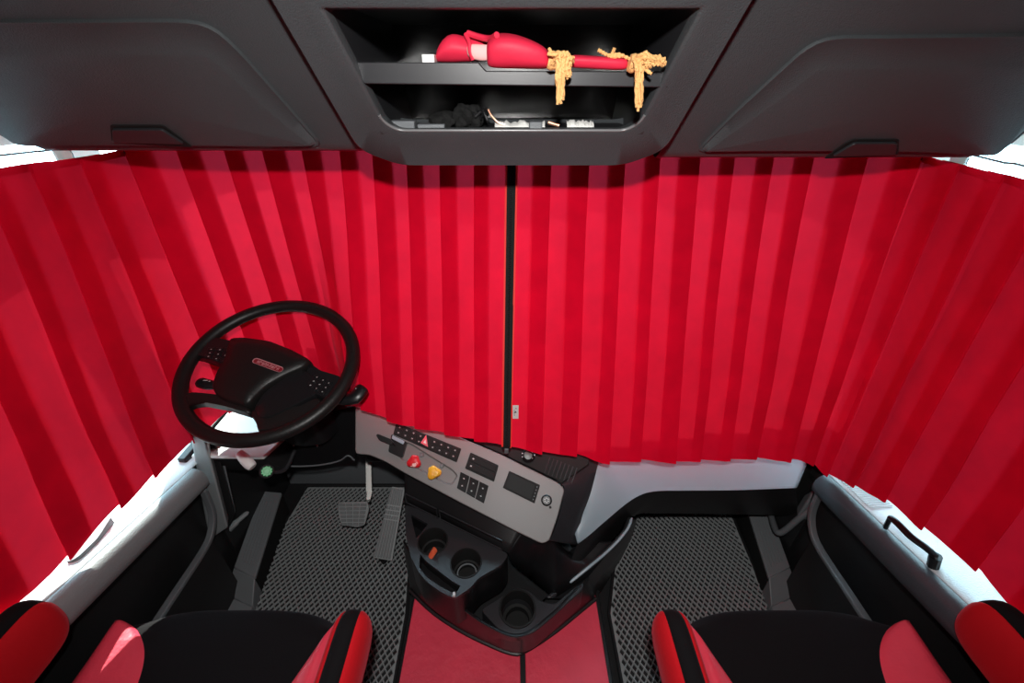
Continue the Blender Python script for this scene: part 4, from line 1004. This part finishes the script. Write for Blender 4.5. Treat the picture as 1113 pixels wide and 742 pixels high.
# ------------------------------------------------------------------ seats
def seat(s, label):
    t = thing('driver_seat' if s < 0 else 'passenger_seat', label, 'seat', (s*.69, .3, 0), 'cab seats')
    def m_(x, y, z): return V((x if s < 0 else -x, y, z))
    # cushion: height field over the plan, front rolled down
    def edge(y):                       # half outlines of the cushion, wider behind
        return -.965-.0*(y-.5), -.418
    def H(x, y):
        c = (x+.69)/.27; roll = .030*max(0, abs(c)-.45)**2*3
        f = max(0, y-.50)/.09
        return .512+roll-.045*min(1, f)**2.2-.012*max(0, 1-abs(c))*0-.10*max(0, abs(c)-.93)*3
    bm = bmesh.new(); rows = []
    ys = [.592, .594, .590, .580, .565, .545, .52, .49, .45, .40, .34, .27, .2, .12, .05]
    zs = [.36, .42, .455, .478, .492]
    for k, y in enumerate(ys):
        row = []
        nx = 33
        fr = max(0, (y-.5)/.09)
        hw = .272-.022*fr**3
        xl = -.69-hw; xr = -.69+hw
        row.append(m_(xl+.006, y, .33)); row.append(m_(xl-.004, y, .40))
        for i in range(nx):
            u = i/(nx-1); x = xl+(xr-xl)*u
            sag = .012*fr*(abs(u-.5)*2)**3
            z = H(x, y-.0) if k > 4 else None
            if z is None: z = [.36, .43, .462, .482, .494][k]-sag*1.5-(.025 if i in (0, nx-1) else 0)
            yy = y-(.035*(abs(u-.5)*2)**4 if k <= 8 else 0)
            row.append(m_(x, yy, z))
        row.append(m_(xr+.004, y, .40)); row.append(m_(xr-.006, y, .33))
        rows.append(row)
    add_rings(bm, rows, closed=False); finish('seat_cushion', bm, 'velour_black', t, subd=1, ang=180)
    # red leather bolsters with a curved inner edge
    for side in (-1, 1):
        if side < 0: inner = [(.537, -.955), (.530, -.925), (.515, -.895), (.495, -.865), (.465, -.837), (.42, -.815), (.35, -.80), (.2, -.80), (.05, -.80)]; outer = -.972
        else: inner = [(.535, -.428), (.52, -.433), (.49, -.446), (.455, -.463), (.41, -.485), (.36, -.505), (.30, -.525), (.2, -.54), (.05, -.54)]; outer = -.408
        ip = resample(smooth_path([V((x, y, 0)) for y, x in inner], 5), 40)
        bm = bmesh.new(); rows = []
        for p in ip:
            row = []
            for k in range(9):
                u = k/8; x = p.x+(outer-p.x)*u; zz = H(x, p.y)
                e = .002+.010*math.sin(min(1, u*1.6)*math.pi/2)
                if u > .8: zz -= (u-.8)*.06
                row.append(m_(x, p.y, zz+e if k else zz-.004))
            row.append(m_(outer+(.002*side), p.y, .43)); row.append(m_(outer-(.01*side), p.y, .34))
            rows.append(row)
        add_rings(bm, rows, closed=False); finish('side_bolster', bm, 'leather_red', t, subd=1, ang=180)
    # base, suspension and backrest
    bm = bmesh.new(); add_box(bm, m_(-.69, .3, .28), (.46, .5, .14)); finish('seat_base', bm, 'black', t, bevel=.02)
    bm = bmesh.new(); add_box(bm, m_(-.69, .3, .11), (.38, .42, .22)); finish('seat_bellows', bm, 'felt', t, bevel=.02)
    bm = bmesh.new(); rings = []
    for z, hw, y, th in ((.50, .23, .04, .06), (.7, .25, .02, .06), (.95, .25, -.02, .055), (1.15, .22, -.06, .05), (1.25, .14, -.08, .05), (1.42, .13, -.10, .045), (1.46, .11, -.105, .03)):
        rings.append([m_(-.69+hw*math.copysign(abs(math.cos(a))**.5, math.cos(a)), y+th*math.copysign(abs(math.sin(a))**.7, math.sin(a)), z) for a in [2*math.pi*k/28 for k in range(28)]])
    add_rings(bm, rings, True, True, True); finish('backrest', bm, 'velour_black', t, ang=70)
    # armrests: black top strip with red sides
    def arm(xi, xo, tip, zt, hh, name='armrest'):
        # xi: edge towards the tunnel side, xo: edge towards the door
        cx = (xi+xo)/2; hw = abs(xi-xo)/2
        ys = [tip-.0, tip-.004, tip-.012, tip-.026, tip-.05, tip-.09, tip-.2, tip-.35, tip-.5]
        k_ = [.0, .45, .72, .9, 1, 1, 1, 1, 1]
        bm = bmesh.new(); rows = []
        for y, k in zip(ys, k_):
            zc = zt-hh*.5; hz = hh*.5*k
            w2 = hw*(.45+.55*k)
            row = [m_(cx+w2, y, zc-hz*.80), m_(cx+w2*1.05, y, zc+hz*.35), m_(cx+w2*.90, y, zc+hz*.86), m_(cx+w2*.5, y, zc+hz*.99), m_(cx, y, zc+hz*1.03), m_(cx-w2*.5, y, zc+hz*.99), m_(cx-w2*.90, y, zc+hz*.86), m_(cx-w2*1.05, y, zc+hz*.35), m_(cx-w2, y, zc-hz*.80), m_(cx, y, zc-hz)]
            rows.append(row)
        add_rings(bm, rows, True, True, True); a_ = finish(name, bm, 'velour_black', t, subd=1, ang=180)
        for sg in (-1, 1):
            bm = bmesh.new(); rows = []
            for y, k in zip(ys, k_):
                if k < .4: continue
                zc = zt-hh*.5; hz = hh*.5*k; w2 = hw*(.45+.55*k)
                j = 0 if k < .5 else 1
                fr_ = min(1, (k-.3)/.6)
                rows.append([m_(cx+sg*(w2*.92), y, zc-hz*.74), m_(cx+sg*(w2*1.05+.008*fr_), y, zc-hz*.5), m_(cx+sg*(w2*1.06+.016*fr_), y, zc+hz*.2), m_(cx+sg*(w2*1.0+.010*fr_), y, zc+hz*.74), m_(cx+sg*w2*.84, y, zc+hz*.90), m_(cx+sg*w2*.80, y, zc+hz*.86)])
            add_rings(bm, rows, closed=False); finish('red_side', bm, 'velour_red', a_, subd=1, ang=180)
    arm(-.300, -.345, .472, .750, .15)
    arm(-.965, -1.022, .492, .750, .17)
    return t
seat(-1, 'black seat with red leather bolsters in front of the steering wheel')
seat(1, 'black seat with red leather bolsters facing the light grey dashboard panel')

# ------------------------------------------------------------------ things in the overhead shelf
SZ = P0(500, 78).z
# rolled red cloths
def cloth(name, label, stations, m='cloth_red'):
    t = thing(name, label, 'pennant', stations[0][0], 'tasselled red cloths')
    bm = bmesh.new(); rings = []
    for c, h, d, tw in stations:
        rings.append([V((c[0], c[1]+math.cos(a)*d*(1+.07*math.sin(3*a+tw)), c[2]+math.sin(a)*h*(1+.08*math.sin(2*a+tw*2)))) for a in [2*math.pi*k/26 for k in range(26)]])
    add_rings(bm, rings, True, True, True); finish('cloth_roll', bm, m, t, subd=1, ang=80)
    return t
Y1 = .825
def st(px, y0, y1, d, tw=0, yy=Y1):
    a = at(px, y0, y=yy); b = at(px, y1, y=yy); return ((a+b)/2, (a-b).length/2, d, tw)
c1_ = cloth('rolled_pennant', 'large rolled red cloth with gold tassel on the upper overhead shelf',
    [st(529, 47, 71, .020, 0), st(532, 38, 74, .030, .2), st(545, 33.5, 75.5, .036, .4), st(560, 35, 76, .037, .6), st(578, 42, 76.5, .034, .8), st(590, 49, 76, .029, 1), st(597, 56, 75.5, .022, 1.2)])
bm = bmesh.new(); rings = []
for s_ in [st(474, 60, 67, .012, 0, .868), st(478, 48, 67, .022, .5, .868), st(488, 37, 67, .028, 1, .868), st(498, 37, 67, .028, 1.4, .868), st(508, 42, 67, .026, 1.8, .868), st(520, 40, 67, .027, 2, .868), st(531, 40, 67, .024, 2.2, .868)]:
    c, h, d, tw = s_
    rings.append([V((c[0], c[1]+math.cos(a)*d, c[2]+math.sin(a)*h*(1+.12*math.sin(3*a+tw)))) for a in [2*math.pi*k/26 for k in range(26)]])
add_rings(bm, rings, True, True, True); finish('cloth_fold', bm, 'cloth_red', c1_, subd=1, ang=80)
bm = bmesh.new(); rings = []
for s_ in [st(507, 50, 60, .004, 0, .842), st(512, 47, 64, .006, 0, .838), st(522, 48, 67, .007, 0, .838), st(531, 48, 66, .006, 0, .838), st(538, 50, 64, .003, 0, .842)]:
    c, h, d, tw = s_
    rings.append([V((c[0], c[1]+math.cos(a)*d, c[2]+math.sin(a)*h)) for a in [2*math.pi*k/16 for k in range(16)]])
add_rings(bm, rings, True, True, True); finish('pale_lining', bm, 'cloth_pale', c1_, subd=1, ang=80)
bm = bmesh.new(); add_tube(bm, smooth_path([at(506, 37, y=.845), at(510, 46, y=.838), at(511, 56, y=.836), at(514, 65, y=.838)], 4), .0035, 8); 
add_tube(bm, smooth_path([at(508, 36, y=.845), at(520, 40, y=.838), at(532, 42, y=.825), at(540, 38, y=.80)], 4), .0045, 8); finish('fold_shadow_seam', bm, 'cloth_red', c1_)  # thin raised welts in the same red cloth
for nm in [o for o in bpy.data.objects if o.name.startswith('fold_shadow')]: nm.name = 'fold_welt'
c2_ = cloth('rolled_pennant', 'thin rolled red cloth with gold tassel at the end of the upper shelf',
    [st(617, 62, 72, .012, 0), st(622, 58.5, 74, .016, .2), st(640, 60, 75, .017, .4), st(660, 61, 76.5, .017, .6), st(676, 62.5, 77, .016, .8), st(682, 64, 76, .012, 1)])
def cord(bm, pts, r):
    sp = smooth_path(pts, 6); add_tube(bm, sp, [r*(1+.28*math.sin(i*2.1)) for i in range(len(sp))], 7)
def tassel(parent, head, tips, r=.0024):
    bm = bmesh.new()
    rnd = random.Random(5)
    for (mx_, my_), (tx, ty), n in tips:
        for k in range(n):
            j = lambda a: rnd.uniform(-a, a)
            p = [at(head[0]+j(2), head[1]+j(5), y=.805+j(.006)), at(mx_+j(4), my_+j(3), y=.79+j(.008)), at((mx_+tx)/2+j(4), (my_+ty)/2+j(2), y=.788+j(.006)), at(tx+j(3.5), ty+j(6), y=.792+j(.005))]
            cord(bm, p, r)
    finish('tassel_cords', bm, 'gold', parent)
    bm = bmesh.new(); h = at(head[0], head[1], y=.81)
    add_tube(bm, [h+V((-.006, .0, .001)), h, h+V((.008, 0, -.001))], [.012, .014, .011], 14); finish('tassel_head', bm, 'gold', parent)
tassel(c1_, (600, 66), [((608, 60), (609, 108), 12), ((615, 62), (617, 82), 8), ((612, 58), (621, 68), 7), ((602, 58), (598, 57), 3)])
tassel(c2_, (688, 69), [((696, 62), (715, 66), 8), ((700, 60), (721, 68), 7), ((694, 72), (695, 115), 11), ((700, 66), (705, 78), 3)])
bm = bmesh.new()
for pts in ([(650, 54), (655, 57), (661, 60), (668, 61), (676, 61)], [(668, 52), (666, 57), (664, 61), (670, 62)], [(664, 61), (672, 59), (680, 62), (688, 66)]):
    cord(bm, [at(a, b, y=.815) for a, b in pts], .0026)
finish('loose_cords', bm, 'gold', c2_)
bm = bmesh.new(); add_box(bm, at(468, 65, y=.86)+V((0, 0, 0)), (.020, .05, .014)); tag(finish('white_box', bm, 'white', None, bevel=.001), 'small white box edge showing left of the red cloths on the upper shelf', 'box')
bm = bmesh.new(); add_tube(bm, smooth_path([at(714, 20, y=1.0), at(698, 12, y=1.02), at(680, 8, y=1.02)], 4), .018, 10)
# lower compartment things
LZ = 1.560
def on_low(px, y): 
    p = at(px, 135, y=y); return V((p.x, y, LZ))
bm.free()
def small_box(px0, px1, y, h, dpt, m, name, label, rot=0, grp=None):
    a = on_low(px0, y); b = on_low(px1, y)
    bm = bmesh.new(); add_box(bm, (a+b)/2+V((0, 0, h/2)), (abs(b.x-a.x), dpt, h), Matrix.Rotation(rot, 3, 'Z'))
    return tag(finish(name, bm, m, None, bevel=.002), label, 'box', grp)
small_box(425, 452, .93, .014, .03, 'rim_grey', 'grey_case', 'flat grey case at the left end of the lower overhead shelf')
small_box(455, 484, .94, .008, .04, 'rim_grey', 'grey_tray', 'thin grey tray between the grey case and the black gloves', .05)
small_box(575, 589, .925, .013, .03, 'rim_grey', 'grey_block', 'small grey block in front of the white paper')
def lump(name, label, cat, cx, y, w_, h, d, m, seed, grp=None):
    rnd = random.Random(seed); ph = [rnd.uniform(0, 6) for _ in range(8)]
    bm = bmesh.new(); bmesh.ops.create_icosphere(bm, subdivisions=4, radius=1)
    c = on_low(cx, y)
    for v in bm.verts:
        n = v.co.normalized(); k = 1+.18*math.sin(5*n.x+ph[0])*math.sin(4*n.z+ph[1])+.12*math.sin(9*n.y+ph[2]+6*n.x)+.08*math.sin(15*n.x+ph[3])*math.sin(13*n.z+ph[4])
        z = max(-.9, n.z)*h*k; v.co = c+V((n.x*w_*k, n.y*d*k, z+h*.9))
    return tag(finish(name, bm, m, None, ang=180), label, cat, grp)
lump('knit_glove', 'crumpled black knit glove nearest the grey case', 'glove', 483, .96, .030, .014, .03, 'knit', 1, 'black gloves')
lump('knit_glove', 'crumpled black knit glove standing highest on the lower shelf', 'glove', 509, .955, .028, .021, .028, 'knit', 4, 'black gloves')
bm = bmesh.new()
for i in range(6):
    r_ = random.Random(i+20); pts = [on_low(520+r_.uniform(-6, 10), .95)+V((0, r_.uniform(-.015, .02), .010+r_.uniform(0, .022))) for _ in range(5)]
    add_tube(bm, smooth_path(pts, 5), .003, 7)
tag(finish('cable_bundle', bm, 'gloss', None), 'tangled glossy black cable beside the gloves', 'cable')
bm = bmesh.new(); add_tube(bm, smooth_path([on_low(531, .94)+V((0, 0, .032)), on_low(534, .94)+V((0, 0, .022)), on_low(541, .94)+V((0, 0, .010)), on_low(548, .94)+V((0, 0, .006))], 5), .0018, 7)
tag(finish('copper_wire', bm, 'copper', None), 'short curved copper wire above the white paper', 'wire')
def crumple(px0, px1, y, h, name, label, seed):
    rnd = random.Random(seed); bm = bmesh.new(); n = 22; rows = []
    for i in range(n+1):
        c = on_low(px0+(px1-px0)*i/n, y); hh = h*(.45+.55*rnd.random())
        rows.append([c+V((0, .02, .001)), c+V((0, .012+rnd.uniform(-.004, .004), hh)), c+V((0, 0, hh*.8+rnd.uniform(-.002, .002))), c+V((0, -.008, hh*.35)), c+V((0, -.01, .001))])
    add_rings(bm, rows, closed=False); return tag(finish(name, bm, 'paper', None, ang=30, solid=.001), label, 'paper', 'white paper scraps')
crumple(538, 592, .945, .012, 'crumpled_paper', 'long strip of crumpled white paper beside the copper wire', 2)
crumple(616, 645, .94, .015, 'crumpled_paper', 'short crumpled white paper at the right end of the lower shelf', 6)
bm = bmesh.new(); a = on_low(596, .93)+V((0, 0, .010)); b = on_low(608, .925)+V((0, 0, .005)); add_tube(bm, [a, b], [.0035, .003], 10)
tag(finish('brown_pen', bm, 'copper', None), 'short brown stub lying between the two white papers', 'pen')
